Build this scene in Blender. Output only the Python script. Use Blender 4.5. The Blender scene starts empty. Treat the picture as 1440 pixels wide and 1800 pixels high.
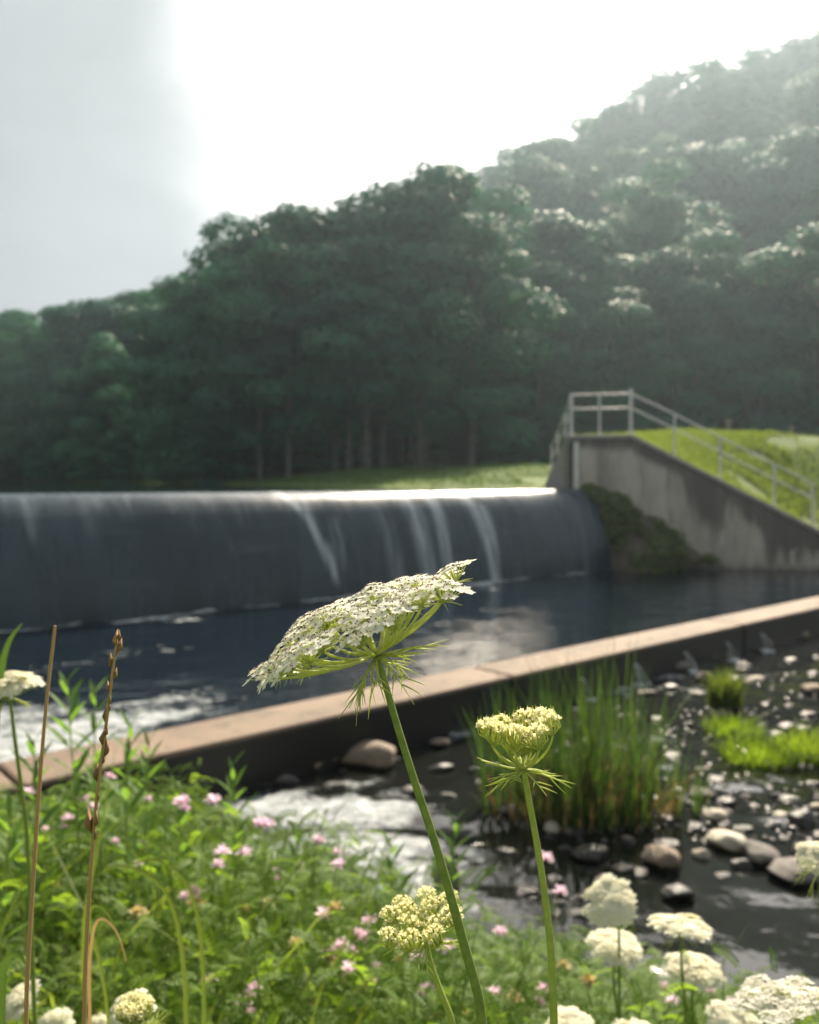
import bpy, math, random
import numpy as np
from mathutils import Vector, Matrix, Euler

random.seed(7)
RNG = np.random.default_rng(11)
SC = bpy.context.scene
COL = SC.collection
PI = math.pi

# ------------------------------------------------------------------ camera
# metres; X right, Y into the scene, Z up; z = 0 is the crest of the spillway
F_PX, CXP, HZP, CAMZ = 1500.0, 720.0, 845.0, 0.22
cam_d = bpy.data.cameras.new('camera')
cam = bpy.data.objects.new('camera', cam_d)
COL.objects.link(cam)
cam.location = (0, 0, CAMZ)
cam.rotation_euler = (math.radians(90), 0, 0)
cam_d.sensor_fit = 'VERTICAL'
cam_d.sensor_height = 24.0
cam_d.sensor_width = 24.0
cam_d.lens = 20.0
cam_d.shift_y = -55.0 / 1800.0
cam_d.clip_start = 0.02
cam_d.clip_end = 1500
cam_d.dof.use_dof = True
cam_d.dof.focus_distance = 0.357
cam_d.dof.aperture_fstop = 8.2
SC.camera = cam

# ------------------------------------------------------------------ sky + sun
SUN_EL, SUN_AZ = math.radians(38.5), math.radians(19.0)   # azimuth: right of +Y
w = bpy.data.worlds.new('World')
SC.world = w
w.use_nodes = True
wn, wl = w.node_tree.nodes, w.node_tree.links
wn.clear()
w_out = wn.new('ShaderNodeOutputWorld')
w_bg = wn.new('ShaderNodeBackground')
w_sky = wn.new('ShaderNodeTexSky')
w_sky.sky_type = 'NISHITA'
w_sky.sun_disc = False
w_sky.sun_elevation = SUN_EL
w_sky.sun_rotation = SUN_AZ
w_sky.altitude = 100
w_sky.air_density = 1.0
w_sky.dust_density = 4.5
w_sky.ozone_density = 1.2
# soft, thin overcast veil: desaturates and mottles the sky everywhere
w_geo = wn.new('ShaderNodeTexCoord')
w_map = wn.new('ShaderNodeMapping')
w_map.inputs['Scale'].default_value = (1.2, 1.2, 2.2)
w_noise = wn.new('ShaderNodeTexNoise')
w_noise.inputs['Scale'].default_value = 1.6
w_noise.inputs['Detail'].default_value = 4
w_noise.inputs['Roughness'].default_value = 0.5
w_ramp = wn.new('ShaderNodeMapRange')
w_ramp.inputs[1].default_value = 0.35
w_ramp.inputs[2].default_value = 0.65
w_ramp.inputs[3].default_value = 0.6
w_ramp.inputs[4].default_value = 0.95
w_bw = wn.new('ShaderNodeRGBToBW')
w_veil = wn.new('ShaderNodeMix'); w_veil.data_type = 'RGBA'; w_veil.blend_type = 'MULTIPLY'
w_veil.inputs['Factor'].default_value = 1.0
w_veil.inputs['B'].default_value = (1.08, 1.03, 0.99, 1)
w_mix = wn.new('ShaderNodeMix'); w_mix.data_type = 'RGBA'
wl.new(w_geo.outputs['Generated'], w_map.inputs['Vector'])
wl.new(w_map.outputs[0], w_noise.inputs['Vector'])
wl.new(w_noise.outputs['Fac'], w_ramp.inputs[0])
wl.new(w_sky.outputs[0], w_bw.inputs[0])
wl.new(w_bw.outputs[0], w_veil.inputs['A'])
wl.new(w_ramp.outputs[0], w_mix.inputs['Factor'])
wl.new(w_sky.outputs[0], w_mix.inputs['A'])
wl.new(w_veil.outputs['Result'], w_mix.inputs['B'])
# a grey cloud deck that thins out round the sun
w_dot = wn.new('ShaderNodeVectorMath'); w_dot.operation = 'DOT_PRODUCT'
w_dot.inputs[1].default_value = (0.60, 0.80, 0.43)      # the clear quarter of the sky, round the sun's side
wl.new(w_geo.outputs['Generated'], w_dot.inputs[0])
w_n2 = wn.new('ShaderNodeTexNoise'); w_n2.inputs['Scale'].default_value = 2.3; w_n2.inputs['Detail'].default_value = 5
w_n2.inputs['Distortion'].default_value = 0.6
wl.new(w_map.outputs[0], w_n2.inputs['Vector'])
w_add = wn.new('ShaderNodeMath'); w_add.operation = 'MULTIPLY_ADD'
wl.new(w_n2.outputs['Fac'], w_add.inputs[0]); w_add.inputs[1].default_value = 0.11; wl.new(w_dot.outputs['Value'], w_add.inputs[2])
w_cl = wn.new('ShaderNodeMapRange'); w_cl.interpolation_type = 'SMOOTHSTEP'
w_cl.inputs[1].default_value = 0.745; w_cl.inputs[2].default_value = 0.90
w_cl.inputs[3].default_value = 1.0; w_cl.inputs[4].default_value = 0.0
wl.new(w_add.outputs[0], w_cl.inputs[0])
w_var = wn.new('ShaderNodeMapRange')
w_var.inputs[1].default_value = 0.3; w_var.inputs[2].default_value = 0.7
w_var.inputs[3].default_value = 0.84; w_var.inputs[4].default_value = 1.12
wl.new(w_n2.outputs['Fac'], w_var.inputs[0])
w_grey = wn.new('ShaderNodeVectorMath'); w_grey.operation = 'SCALE'
w_grey.inputs[0].default_value = (2.95, 3.14, 3.22)
wl.new(w_var.outputs[0], w_grey.inputs['Scale'])
w_deck = wn.new('ShaderNodeMix'); w_deck.data_type = 'RGBA'
wl.new(w_cl.outputs[0], w_deck.inputs['Factor'])
wl.new(w_mix.outputs['Result'], w_deck.inputs['A']); wl.new(w_grey.outputs[0], w_deck.inputs['B'])
wl.new(w_deck.outputs['Result'], w_bg.inputs['Color'])
w_bg.inputs['Strength'].default_value = 0.072
wl.new(w_bg.outputs[0], w_out.inputs['Surface'])

sun_d = bpy.data.lights.new('sun', 'SUN')
sun_d.energy = 5.0
sun_d.angle = math.radians(0.6)
sun_d.color = (1.0, 0.87, 0.68)
sun = bpy.data.objects.new('sun', sun_d)
COL.objects.link(sun)
to_sun = Vector((math.sin(SUN_AZ) * math.cos(SUN_EL), math.cos(SUN_AZ) * math.cos(SUN_EL), math.sin(SUN_EL)))
sun.rotation_euler = to_sun.to_track_quat('Z', 'Y').to_euler()
sun.location = to_sun * 60

SC.view_settings.view_transform = 'Standard'
SC.view_settings.look = 'None'
SC.view_settings.exposure = 1.2
SC.view_settings.gamma = 1.0
cy = SC.cycles
cy.use_denoising = True
cy.max_bounces = 7
cy.diffuse_bounces = 3
cy.glossy_bounces = 3
cy.transmission_bounces = 4
cy.volume_bounces = 0
cy.transparent_max_bounces = 4
cy.caustics_reflective = False
cy.caustics_refractive = False
cy.sample_clamp_indirect = 5.0
cy.use_adaptive_sampling = True
cy.adaptive_threshold = 0.02

# ------------------------------------------------------------------ helpers
def at(px, py, Y):
    """World point seen at a photograph pixel at depth Y."""
    return np.array([(px - CXP) / F_PX * Y, Y, CAMZ - (py - HZP) / F_PX * Y])

def onz(px, py, z):
    return at(px, py, (CAMZ - z) * F_PX / (py - HZP))

def sstep(a, b, x):
    t = np.clip((np.asarray(x, float) - a) / (b - a), 0, 1)
    return t * t * (3 - 2 * t)

def vnoise(x, y, seed=0):
    """Cheap smooth 2-D value noise in 0..1 (numpy)."""
    x = np.asarray(x, float); y = np.asarray(y, float)
    xi = np.floor(x); yi = np.floor(y)
    fx = x - xi; fy = y - yi
    fx = fx * fx * (3 - 2 * fx); fy = fy * fy * (3 - 2 * fy)
    def h(a, b):
        v = np.sin(a * 127.1 + b * 311.7 + seed * 74.7) * 43758.5453
        return v - np.floor(v)
    return (h(xi, yi) * (1 - fx) * (1 - fy) + h(xi + 1, yi) * fx * (1 - fy)
            + h(xi, yi + 1) * (1 - fx) * fy + h(xi + 1, yi + 1) * fx * fy)

def fnoise(x, y, seed=0, oct=4):
    v = 0; a = 0.5; tot = 0
    for k in range(oct):
        v = v + a * vnoise(np.asarray(x) * 2 ** k, np.asarray(y) * 2 ** k, seed + k * 13)
        tot += a; a *= 0.5
    return v / tot

def mk_mesh(name, V, faces, mats=(), midx=None, smooth=True, attrs=None):
    V = np.asarray(V, np.float32)
    faces = [np.asarray(f, np.int32) for f in faces if len(f)]
    me = bpy.data.meshes.new(name)
    me.vertices.add(len(V)); me.vertices.foreach_set('co', V.ravel())
    loops = np.concatenate([f.ravel() for f in faces])
    tot = np.concatenate([np.full(len(f), f.shape[1], np.int32) for f in faces])
    start = np.concatenate([[0], np.cumsum(tot)[:-1]]).astype(np.int32)
    me.loops.add(len(loops)); me.loops.foreach_set('vertex_index', loops)
    me.polygons.add(len(tot)); me.polygons.foreach_set('loop_start', start)
    me.polygons.foreach_set('loop_total', tot)
    if midx is not None:
        me.polygons.foreach_set('material_index', np.asarray(midx, np.int32))
    me.polygons.foreach_set('use_smooth', np.full(len(tot), smooth, bool))
    for m in mats: me.materials.append(m)
    if attrs:
        for k, v in attrs.items():
            a = me.attributes.new(k, 'FLOAT', 'POINT')
            a.data.foreach_set('value', np.asarray(v, np.float32).ravel())
    me.update(calc_edges=True)
    me.validate()
    return me

class MB:
    """Collects faces; every face carries a material slot."""
    def __init__(self):
        self.V = []; self.n = 0; self.F = []; self.M = []
    def add(self, V, F, m=0):
        V = np.asarray(V, float).reshape(-1, 3); F = np.asarray(F, int)
        if not len(F): return self
        self.V.append(V); self.F.append(F + self.n); self.M.append(np.full(len(F), m)); self.n += len(V)
        return self
    def tube(self, P, R, k=6, m=0, cap=True):
        P = np.asarray(P, float); n = len(P)
        R = np.broadcast_to(np.asarray(R, float), (n,))
        T = np.gradient(P, axis=0); T /= np.linalg.norm(T, axis=1)[:, None] + 1e-12
        ref = np.array([0, 0, 1.0]) if abs(T[0][2]) < 0.9 else np.array([1.0, 0, 0])
        a = np.cross(T[0], ref); a /= np.linalg.norm(a)
        V = np.zeros((n, k, 3))
        th = np.arange(k) * 2 * PI / k
        for i in range(n):
            a = a - T[i] * np.dot(a, T[i]); a /= np.linalg.norm(a) + 1e-12
            b = np.cross(T[i], a)
            V[i] = P[i] + R[i] * (np.cos(th)[:, None] * a + np.sin(th)[:, None] * b)
        i, j = np.meshgrid(np.arange(n - 1), np.arange(k), indexing='ij')
        j2 = (j + 1) % k
        F = np.stack([i * k + j, i * k + j2, (i + 1) * k + j2, (i + 1) * k + j], -1).reshape(-1, 4)
        Vf = V.reshape(-1, 3)
        self.add(Vf, F, m)
        if cap:
            for row, c in ((0, P[0]), (n - 1, P[-1])):
                ring = V[row]
                self.add(np.vstack([ring, c]), [[q, (q + 1) % k, k] if row else [(q + 1) % k, q, k] for q in range(k)], m)
        return self
    def box(self, c, s, rot=None, m=0, bev=0.0):
        c = np.asarray(c, float); h = np.asarray(s, float) / 2
        b = min(bev, *(h * 0.9)) if bev else 0
        if not b:
            V = np.array([[x, y, z] for x in (-1, 1) for y in (-1, 1) for z in (-1, 1)], float) * h
            F = [[0, 1, 3, 2], [4, 6, 7, 5], [0, 4, 5, 1], [2, 3, 7, 6], [0, 2, 6, 4], [1, 5, 7, 3]]
            if rot is not None: V = V @ np.asarray(rot).T
            return self.add(V + c, F, m)
        bm = bmesh.new(); bmesh.ops.create_cube(bm, size=1)
        for v in bm.verts: v.co = Vector((v.co.x * s[0], v.co.y * s[1], v.co.z * s[2]))
        bmesh.ops.bevel(bm, geom=bm.edges[:], offset=b, segments=2, affect='EDGES', profile=0.5)
        bm.verts.index_update()
        V = np.array([v.co[:] for v in bm.verts])
        if rot is not None: V = V @ np.asarray(rot).T
        V = V + c
        for cnt in (3, 4):
            F = [[v.index for v in f.verts] for f in bm.faces if len(f.verts) == cnt]
            if F: 
                self.add(V, F, m)
        big = [[v.index for v in f.verts] for f in bm.faces if len(f.verts) > 4]
        for f in big: self.add(V, [f], m)
        bm.free()
        return self
    def mesh(self, name, mats, smooth=True):
        V = np.concatenate(self.V)
        idx = {}
        for F, M in zip(self.F, self.M):
            idx.setdefault(F.shape[1], ([], []))
            idx[F.shape[1]][0].append(F); idx[F.shape[1]][1].append(M)
        fs = [np.concatenate(v[0]) for v in idx.values()]
        ms = np.concatenate([np.concatenate(v[1]) for v in idx.values()])
        return mk_mesh(name, V, fs, mats, ms, smooth)
    def build(self, name, mats, parent=None, smooth=True):
        return link(name, self.mesh(name, mats if isinstance(mats, (list, tuple)) else [mats], smooth), parent)

import bmesh

def link(name, data, parent=None, loc=None):
    o = bpy.data.objects.new(name, data)
    COL.objects.link(o)
    if parent is not None: o.parent = parent
    if loc is not None: o.location = loc
    return o

def tag(o, label=None, cat=None, group=None, kind=None):
    if label: o['label'] = label
    if cat: o['category'] = cat
    if group: o['group'] = group
    if kind: o['kind'] = kind
    return o

def thing(name, loc, label, cat, group=None, rz=0.0):
    o = link(name, None, None, tuple(map(float, loc)))
    o.rotation_euler[2] = rz
    o.empty_display_size = 0.05
    return tag(o, label, cat, group)

def basis(N, spin=0.0):
    N = np.asarray(N, float); N = N / np.linalg.norm(N)
    r = np.array([1.0, 0, 0]) if abs(N[0]) < 0.9 else np.array([0, 1.0, 0])
    a = r - N * np.dot(r, N); a /= np.linalg.norm(a); b = np.cross(N, a)
    c, s = math.cos(spin), math.sin(spin)
    return np.stack([a * c + b * s, -a * s + b * c, N], 1)      # columns x, y, z

def bases(N, spin):
    """Vectorised: (n,3) normals, (n,) spins -> (n,3,3) with columns x,y,z."""
    N = N / (np.linalg.norm(N, axis=1)[:, None] + 1e-9)
    r = np.where(np.abs(N[:, :1]) < 0.9, np.array([[1.0, 0, 0]]), np.array([[0, 1.0, 0]]))
    a = r - N * np.sum(r * N, 1)[:, None]; a /= np.linalg.norm(a, axis=1)[:, None]
    b = np.cross(N, a)
    c, s = np.cos(spin)[:, None], np.sin(spin)[:, None]
    return np.stack([a * c + b * s, -a * s + b * c, N], 2)

def inst(Vt, Ft, Rm, T, S):
    Vt = np.asarray(Vt, float); Ft = np.asarray(Ft, int)
    n = len(T); S = np.broadcast_to(np.asarray(S, float), (n,))
    V = np.einsum('nij,vj->nvi', Rm, Vt) * S[:, None, None] + np.asarray(T)[:, None, :]
    F = (np.arange(n)[:, None, None] * len(Vt) + Ft[None]).reshape(-1, Ft.shape[1])
    return V.reshape(-1, 3), F

def rmat(o, R3, loc, scale=1.0):
    """Sets an object's local matrix from a 3x3 rotation, a place and a scale."""
    M = Matrix(np.asarray(R3).tolist()).to_4x4()
    o.rotation_mode = 'QUATERNION'
    o.rotation_quaternion = M.to_quaternion()
    o.location = tuple(map(float, loc))
    o.scale = (scale,) * 3 if np.isscalar(scale) else tuple(scale)

# ------------------------------------------------------------------ materials
def nmat(name):
    m = bpy.data.materials.new(name); m.use_nodes = True
    n, l = m.node_tree.nodes, m.node_tree.links
    n.clear()
    out = n.new('ShaderNodeOutputMaterial')
    return m, n, l, out

def c4(c): return (c[0], c[1], c[2], 1.0)

def mixc(n, l, fac, a, b, blend='MIX'):
    x = n.new('ShaderNodeMix'); x.data_type = 'RGBA'; x.blend_type = blend
    for s, v in (('Factor', fac), ('A', a), ('B', b)):
        if isinstance(v, bpy.types.NodeSocket): l.new(v, x.inputs[s])
        elif s == 'Factor': x.inputs[s].default_value = v
        else: x.inputs[s].default_value = c4(v)
    return x.outputs['Result']

def ramp(n, l, src, a, b, lo=0.0, hi=1.0):
    x = n.new('ShaderNodeMapRange')
    x.interpolation_type = 'SMOOTHSTEP'
    x.inputs[1].default_value = a; x.inputs[2].default_value = b
    x.inputs[3].default_value = lo; x.inputs[4].default_value = hi
    l.new(src, x.inputs[0])
    return x.outputs[0]

def noise(n, l, scale, detail=4, rough=0.55, vec=None, stretch=None, coord='Object'):
    x = n.new('ShaderNodeTexNoise')
    x.inputs['Scale'].default_value = scale; x.inputs['Detail'].default_value = detail
    x.inputs['Roughness'].default_value = rough
    if vec is None:
        tc = n.new('ShaderNodeTexCoord'); vec = tc.outputs[coord]
    if stretch:
        mp = n.new('ShaderNodeMapping'); mp.inputs['Scale'].default_value = stretch[:3]
        if len(stretch) > 3: mp.inputs['Rotation'].default_value = (0, 0, stretch[3])
        l.new(vec, mp.inputs['Vector']); vec = mp.outputs[0]
    l.new(vec, x.inputs['Vector'])
    return x.outputs['Fac']

def math_n(n, l, op, a, b=None):
    x = n.new('ShaderNodeMath'); x.operation = op
    for i, v in enumerate((a, b)):
        if v is None: continue
        if isinstance(v, bpy.types.NodeSocket): l.new(v, x.inputs[i])
        else: x.inputs[i].default_value = v
    return x.outputs[0]

def attr(n, name):
    x = n.new('ShaderNodeAttribute'); x.attribute_name = name
    return x.outputs['Fac']

def bump(n, l, h, strength=0.3, dist=0.02):
    x = n.new('ShaderNodeBump'); x.inputs['Strength'].default_value = strength
    x.inputs['Distance'].default_value = dist
    l.new(h, x.inputs['Height'])
    return x.outputs[0]

def principled(n, l, out, color=None, rough=0.6, normal=None, spec=0.5, ior=None):
    p = n.new('ShaderNodeBsdfPrincipled')
    if isinstance(color, bpy.types.NodeSocket): l.new(color, p.inputs['Base Color'])
    elif color is not None: p.inputs['Base Color'].default_value = c4(color)
    if isinstance(rough, bpy.types.NodeSocket): l.new(rough, p.inputs['Roughness'])
    else: p.inputs['Roughness'].default_value = rough
    if normal is not None: l.new(normal, p.inputs['Normal'])
    p.inputs['Specular IOR Level'].default_value = spec
    if ior: p.inputs['IOR'].default_value = ior
    if out is not None: l.new(p.outputs[0], out.inputs['Surface'])
    return p

def leaf_mat(name, c1, c2, trans=0.45, tcol=None, rough=0.55, wobj=0.5):
    """Leaf: diffuse/gloss plus light passing through; hue varies from leaf to leaf and plant to plant."""
    m, n, l, out = nmat(name)
    g = n.new('ShaderNodeNewGeometry'); oi = n.new('ShaderNodeObjectInfo')
    f = math_n(n, l, 'ADD', math_n(n, l, 'MULTIPLY', g.outputs['Random Per Island'], 1 - wobj), math_n(n, l, 'MULTIPLY', oi.outputs['Random'], wobj))
    col = mixc(n, l, f, c1, c2)
    p = principled(n, l, None, col, rough, spec=0.05 if name.startswith('forest') else 0.2)
    t = n.new('ShaderNodeBsdfTranslucent')
    tc = mixc(n, l, 1.0, col, tcol or (1.5, 1.45, 0.7), 'MULTIPLY')
    l.new(tc, t.inputs['Color'])
    mx = n.new('ShaderNodeMixShader'); mx.inputs[0].default_value = trans
    l.new(p.outputs[0], mx.inputs[1]); l.new(t.outputs[0], mx.inputs[2])
    l.new(mx.outputs[0], out.inputs['Surface'])
    return m

M = {}
M['forest'] = leaf_mat('forest_leaf', (0.026, 0.125, 0.088), (0.080, 0.230, 0.130), 0.2, (0.8, 1.15, 0.6), wobj=0.7)
M['forest2'] = leaf_mat('forest_leaf_deep', (0.018, 0.100, 0.080), (0.055, 0.180, 0.112), 0.2, (0.8, 1.15, 0.6), wobj=0.7)
M['vetch'] = leaf_mat('vetch_leaf', (0.085, 0.165, 0.024), (0.165, 0.255, 0.045), 0.6, (1.9, 1.8, 0.7))
M['shoot'] = leaf_mat('shoot_leaf', (0.10, 0.20, 0.045), (0.16, 0.28, 0.07), 0.55)
M['reed'] = leaf_mat('reed_blade', (0.034, 0.080, 0.022), (0.075, 0.125, 0.038), 0.4)
M['lime'] = leaf_mat('tussock_blade', (0.120, 0.200, 0.022), (0.190, 0.270, 0.035), 0.55)
M['olive'] = leaf_mat('olive_blade', (0.070, 0.110, 0.028), (0.120, 0.160, 0.045), 0.5)
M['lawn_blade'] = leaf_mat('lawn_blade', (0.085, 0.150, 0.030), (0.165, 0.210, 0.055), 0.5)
M['shade_lawn'] = leaf_mat('shade_tinted_lawn_blade', (0.040, 0.085, 0.020), (0.075, 0.125, 0.034), 0.35)  # lawn blades darkened: shade on the far lawn put into the colour
M['vine'] = leaf_mat('vine_leaf', (0.050, 0.095, 0.026), (0.220, 0.230, 0.090), 0.35)
M['petal'] = leaf_mat('white_petal', (0.84, 0.83, 0.76), (0.88, 0.88, 0.84), 0.55, (1.0, 0.98, 0.88), 0.6)
M['petal_cream'] = leaf_mat('cream_petal', (0.82, 0.80, 0.56), (0.88, 0.86, 0.70), 0.5, (1.05, 1.0, 0.75), 0.6)
M['bud'] = leaf_mat('bud_green', (0.68, 0.68, 0.28), (0.82, 0.80, 0.46), 0.45, (1.1, 1.1, 0.7), 0.6)
M['ray'] = leaf_mat('ray_green', (0.48, 0.55, 0.18), (0.64, 0.68, 0.32), 0.45, (1.2, 1.2, 0.6), 0.5)
M['pink'] = leaf_mat('pink_petal', (0.80, 0.62, 0.71), (0.88, 0.80, 0.85), 0.45, (1.15, 0.95, 1.1), 0.6)
M['withered'] = leaf_mat('withered_petal', (0.42, 0.34, 0.16), (0.60, 0.52, 0.30), 0.4, (1.1, 1.0, 0.7), 0.7)
M['straw'] = leaf_mat('straw', (0.36, 0.25, 0.12), (0.52, 0.38, 0.20), 0.25, (1.1, 0.95, 0.7), 0.6)
M['dry_spike'] = leaf_mat('dry_spike', (0.16, 0.095, 0.050), (0.42, 0.28, 0.14), 0.25, (1.1, 0.9, 0.7), 0.6)

def mat_plain(name, c, rough=0.6, c2=None, scale=20, bs=0.2, bd=0.01, spec=0.4, detail=5, metal=0.0):
    m, n, l, out = nmat(name)
    f = noise(n, l, scale, detail, 0.6)
    col = mixc(n, l, ramp(n, l, f, 0.3, 0.7), c, c2 or tuple(x * 0.7 for x in c))
    p = principled(n, l, out, col, rough, bump(n, l, f, bs, bd), spec)
    p.inputs['Metallic'].default_value = metal
    return m

M['stem'] = mat_plain('flower_stem', (0.13, 0.19, 0.040), 0.5, (0.20, 0.26, 0.06), 260, 0.35, 0.0006)
M['stem_pale'] = mat_plain('pale_flower_stem', (0.26, 0.33, 0.065), 0.5, (0.34, 0.40, 0.09), 260, 0.3, 0.0005)
M['anther'] = mat_plain('anther', (0.15, 0.055, 0.060), 0.6, (0.24, 0.10, 0.08), 900, 0, 0)
M['bark'] = mat_plain('bark', (0.115, 0.118, 0.108), 0.9, (0.055, 0.058, 0.052), 2.0, 0.8, 0.05)
M['steel'] = mat_plain('galvanised_steel', (0.62, 0.63, 0.63), 0.45, (0.52, 0.53, 0.54), 6, 0.05, 0.002, 0.5)
M['white_paint'] = mat_plain('white_paint', (0.72, 0.72, 0.70), 0.5, (0.60, 0.60, 0.57), 8, 0.05, 0.002)
M['post_wood'] = mat_plain('weathered_wood', (0.26, 0.23, 0.20), 0.85, (0.16, 0.14, 0.12), 7, 0.4, 0.01)

def mat_concrete():
    m, n, l, out = nmat('stained_concrete')
    f1 = noise(n, l, 1.3, 6, 0.6)
    f2 = noise(n, l, 3.0, 5, 0.6, stretch=(2.6, 2.6, 0.30))
    f3 = noise(n, l, 34.0, 5, 0.7)
    base = mixc(n, l, ramp(n, l, f1, 0.3, 0.7), (0.50, 0.455, 0.40), (0.38, 0.345, 0.31))
    base = mixc(n, l, ramp(n, l, f2, 0.50, 0.72, 0.0, 0.55), base, (0.17, 0.155, 0.145))
    base = mixc(n, l, math_n(n, l, 'MULTIPLY', attr(n, 'stain'), 0.9), base, (0.085, 0.075, 0.075))
    base = mixc(n, l, math_n(n, l, 'MULTIPLY', attr(n, 'pale'), 0.8), base, (0.55, 0.52, 0.47))
    base = mixc(n, l, ramp(n, l, f3, 0.35, 0.65, 0.0, 0.25), base, (0.15, 0.14, 0.13))
    principled(n, l, out, base, 0.85, bump(n, l, f3, 0.5, 0.01), 0.3)
    return m
M['concrete'] = mat_concrete()

def mat_sill():
    m, n, l, out = nmat('sill_concrete')
    f1 = noise(n, l, 1.1, 6, 0.65)
    f3 = noise(n, l, 42.0, 5, 0.7)
    base = mixc(n, l, ramp(n, l, f1, 0.3, 0.72), (0.235, 0.168, 0.120), (0.150, 0.110, 0.080))
    base = mixc(n, l, ramp(n, l, f3, 0.45, 0.7, 0.0, 0.45), base, (0.13, 0.105, 0.08))
    f4 = noise(n, l, 3.2, 6, 0.7)
    base = mixc(n, l, ramp(n, l, f4, 0.50, 0.68, 0.0, 0.8), base, (0.065, 0.060, 0.038))
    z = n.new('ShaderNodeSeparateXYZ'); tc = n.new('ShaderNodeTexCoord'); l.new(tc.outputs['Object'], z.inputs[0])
    wet = ramp(n, l, z.outputs['Z'], -0.06, -0.015, 1.0, 0.0)     # algae and wet, blackened to paint in the front face's shade
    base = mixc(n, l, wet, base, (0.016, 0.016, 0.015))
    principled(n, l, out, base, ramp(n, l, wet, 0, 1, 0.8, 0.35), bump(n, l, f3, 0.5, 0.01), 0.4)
    return m
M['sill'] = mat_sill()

def mat_rock(name, dry, dry2, wetlevel):
    m, n, l, out = nmat(name)
    f1 = noise(n, l, 6.0, 6, 0.65); f3 = noise(n, l, 40.0, 4, 0.7)
    oi = n.new('ShaderNodeObjectInfo')
    base = mixc(n, l, ramp(n, l, f1, 0.3, 0.7), dry, dry2)
    base = mixc(n, l, math_n(n, l, 'MULTIPLY', oi.outputs['Random'], 0.5), base, (0.16, 0.13, 0.11))
    base = mixc(n, l, ramp(n, l, f3, 0.5, 0.7, 0, 0.4), base, tuple(x * 0.4 for x in dry))
    g = n.new('ShaderNodeNewGeometry'); z = n.new('ShaderNodeSeparateXYZ'); l.new(g.outputs['Position'], z.inputs[0])
    zz = math_n(n, l, 'ADD', z.outputs['Z'], math_n(n, l, 'MULTIPLY', f1, 0.05))
    wet = ramp(n, l, zz, wetlevel, wetlevel + 0.03, 1.0, 0.0)
    base = mixc(n, l, wet, base, (0.022, 0.021, 0.020))
    principled(n, l, out, base, ramp(n, l, wet, 0, 1, 0.85, 0.28), bump(n, l, f1, 0.5, 0.03), 0.5)
    return m
WS = -2.31       # level of the stream below the sill
WP = -1.93       # level of the pool at the foot of the spillway
M['rock_tan'] = mat_rock('tan_stone', (0.30, 0.235, 0.175), (0.21, 0.165, 0.125), WS + 0.045)
M['rock_white'] = mat_rock('pale_stone', (0.56, 0.52, 0.42), (0.45, 0.41, 0.33), WS + 0.02)
M['rock_gray'] = mat_rock('grey_stone', (0.20, 0.188, 0.175), (0.14, 0.13, 0.122), WS + 0.05)
M['rock_dark'] = mat_rock('wet_stone', (0.09, 0.08, 0.075), (0.06, 0.055, 0.05), WS + 0.20)

def mat_water(name, deep, bscale, bstr, bdist, stretch=(1, 1, 1), rough=0.04, fscale=5.0, fine=None):
    """Dark water with wave relief; attribute 'foam' turns it to broken white water."""
    m, n, l, out = nmat(name)
    h = noise(n, l, bscale, 3, 0.5, stretch=stretch)
    if fine:
        h2 = noise(n, l, fine, 2, 0.5, stretch=stretch)
        h = math_n(n, l, 'ADD', h, math_n(n, l, 'MULTIPLY', h2, 0.35))
    fa = attr(n, 'foam')
    fn = noise(n, l, fscale, 7, 0.68)
    fn2 = noise(n, l, fscale * 1.7, 7, 0.7, stretch=(0.6, 1.5, 1, -0.5))
    fm = ramp(n, l, math_n(n, l, 'ADD', fa, math_n(n, l, 'MULTIPLY', math_n(n, l, 'SUBTRACT', fn, 0.5), 2.0)), 0.40, 0.95)
    p = principled(n, l, None, deep, rough, bump(n, l, h, bstr, bdist), 0.5, 1.33)
    if name == 'stream_water': p.inputs['Specular IOR Level'].default_value = 0.25
    d = principled(n, l, None, mixc(n, l, ramp(n, l, fn2, 0.35, 0.65), (0.70, 0.74, 0.76), (0.24, 0.28, 0.30)), 0.45, bump(n, l, fn2, 1.0, 0.10), 0.4)
    mx = n.new('ShaderNodeMixShader'); l.new(fm, mx.inputs[0])
    l.new(p.outputs[0], mx.inputs[1]); l.new(d.outputs[0], mx.inputs[2])
    l.new(mx.outputs[0], out.inputs['Surface'])
    return m
M['lake'] = mat_water('lake_water', (0.010, 0.022, 0.022), 1.6, 0.10, 0.05, (0.5, 1.6, 1), 0.03)
M['pool'] = mat_water('pool_water', (0.005, 0.010, 0.016), 2.6, 0.26, 0.05, (0.75, 1.6, 1, -0.66), 0.05, 5.0, 11.0)
M['stream'] = mat_water('stream_water', (0.008, 0.009, 0.008), 3.5, 0.08, 0.05, (1, 1, 1), 0.05, 6.0, 12.0)

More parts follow.
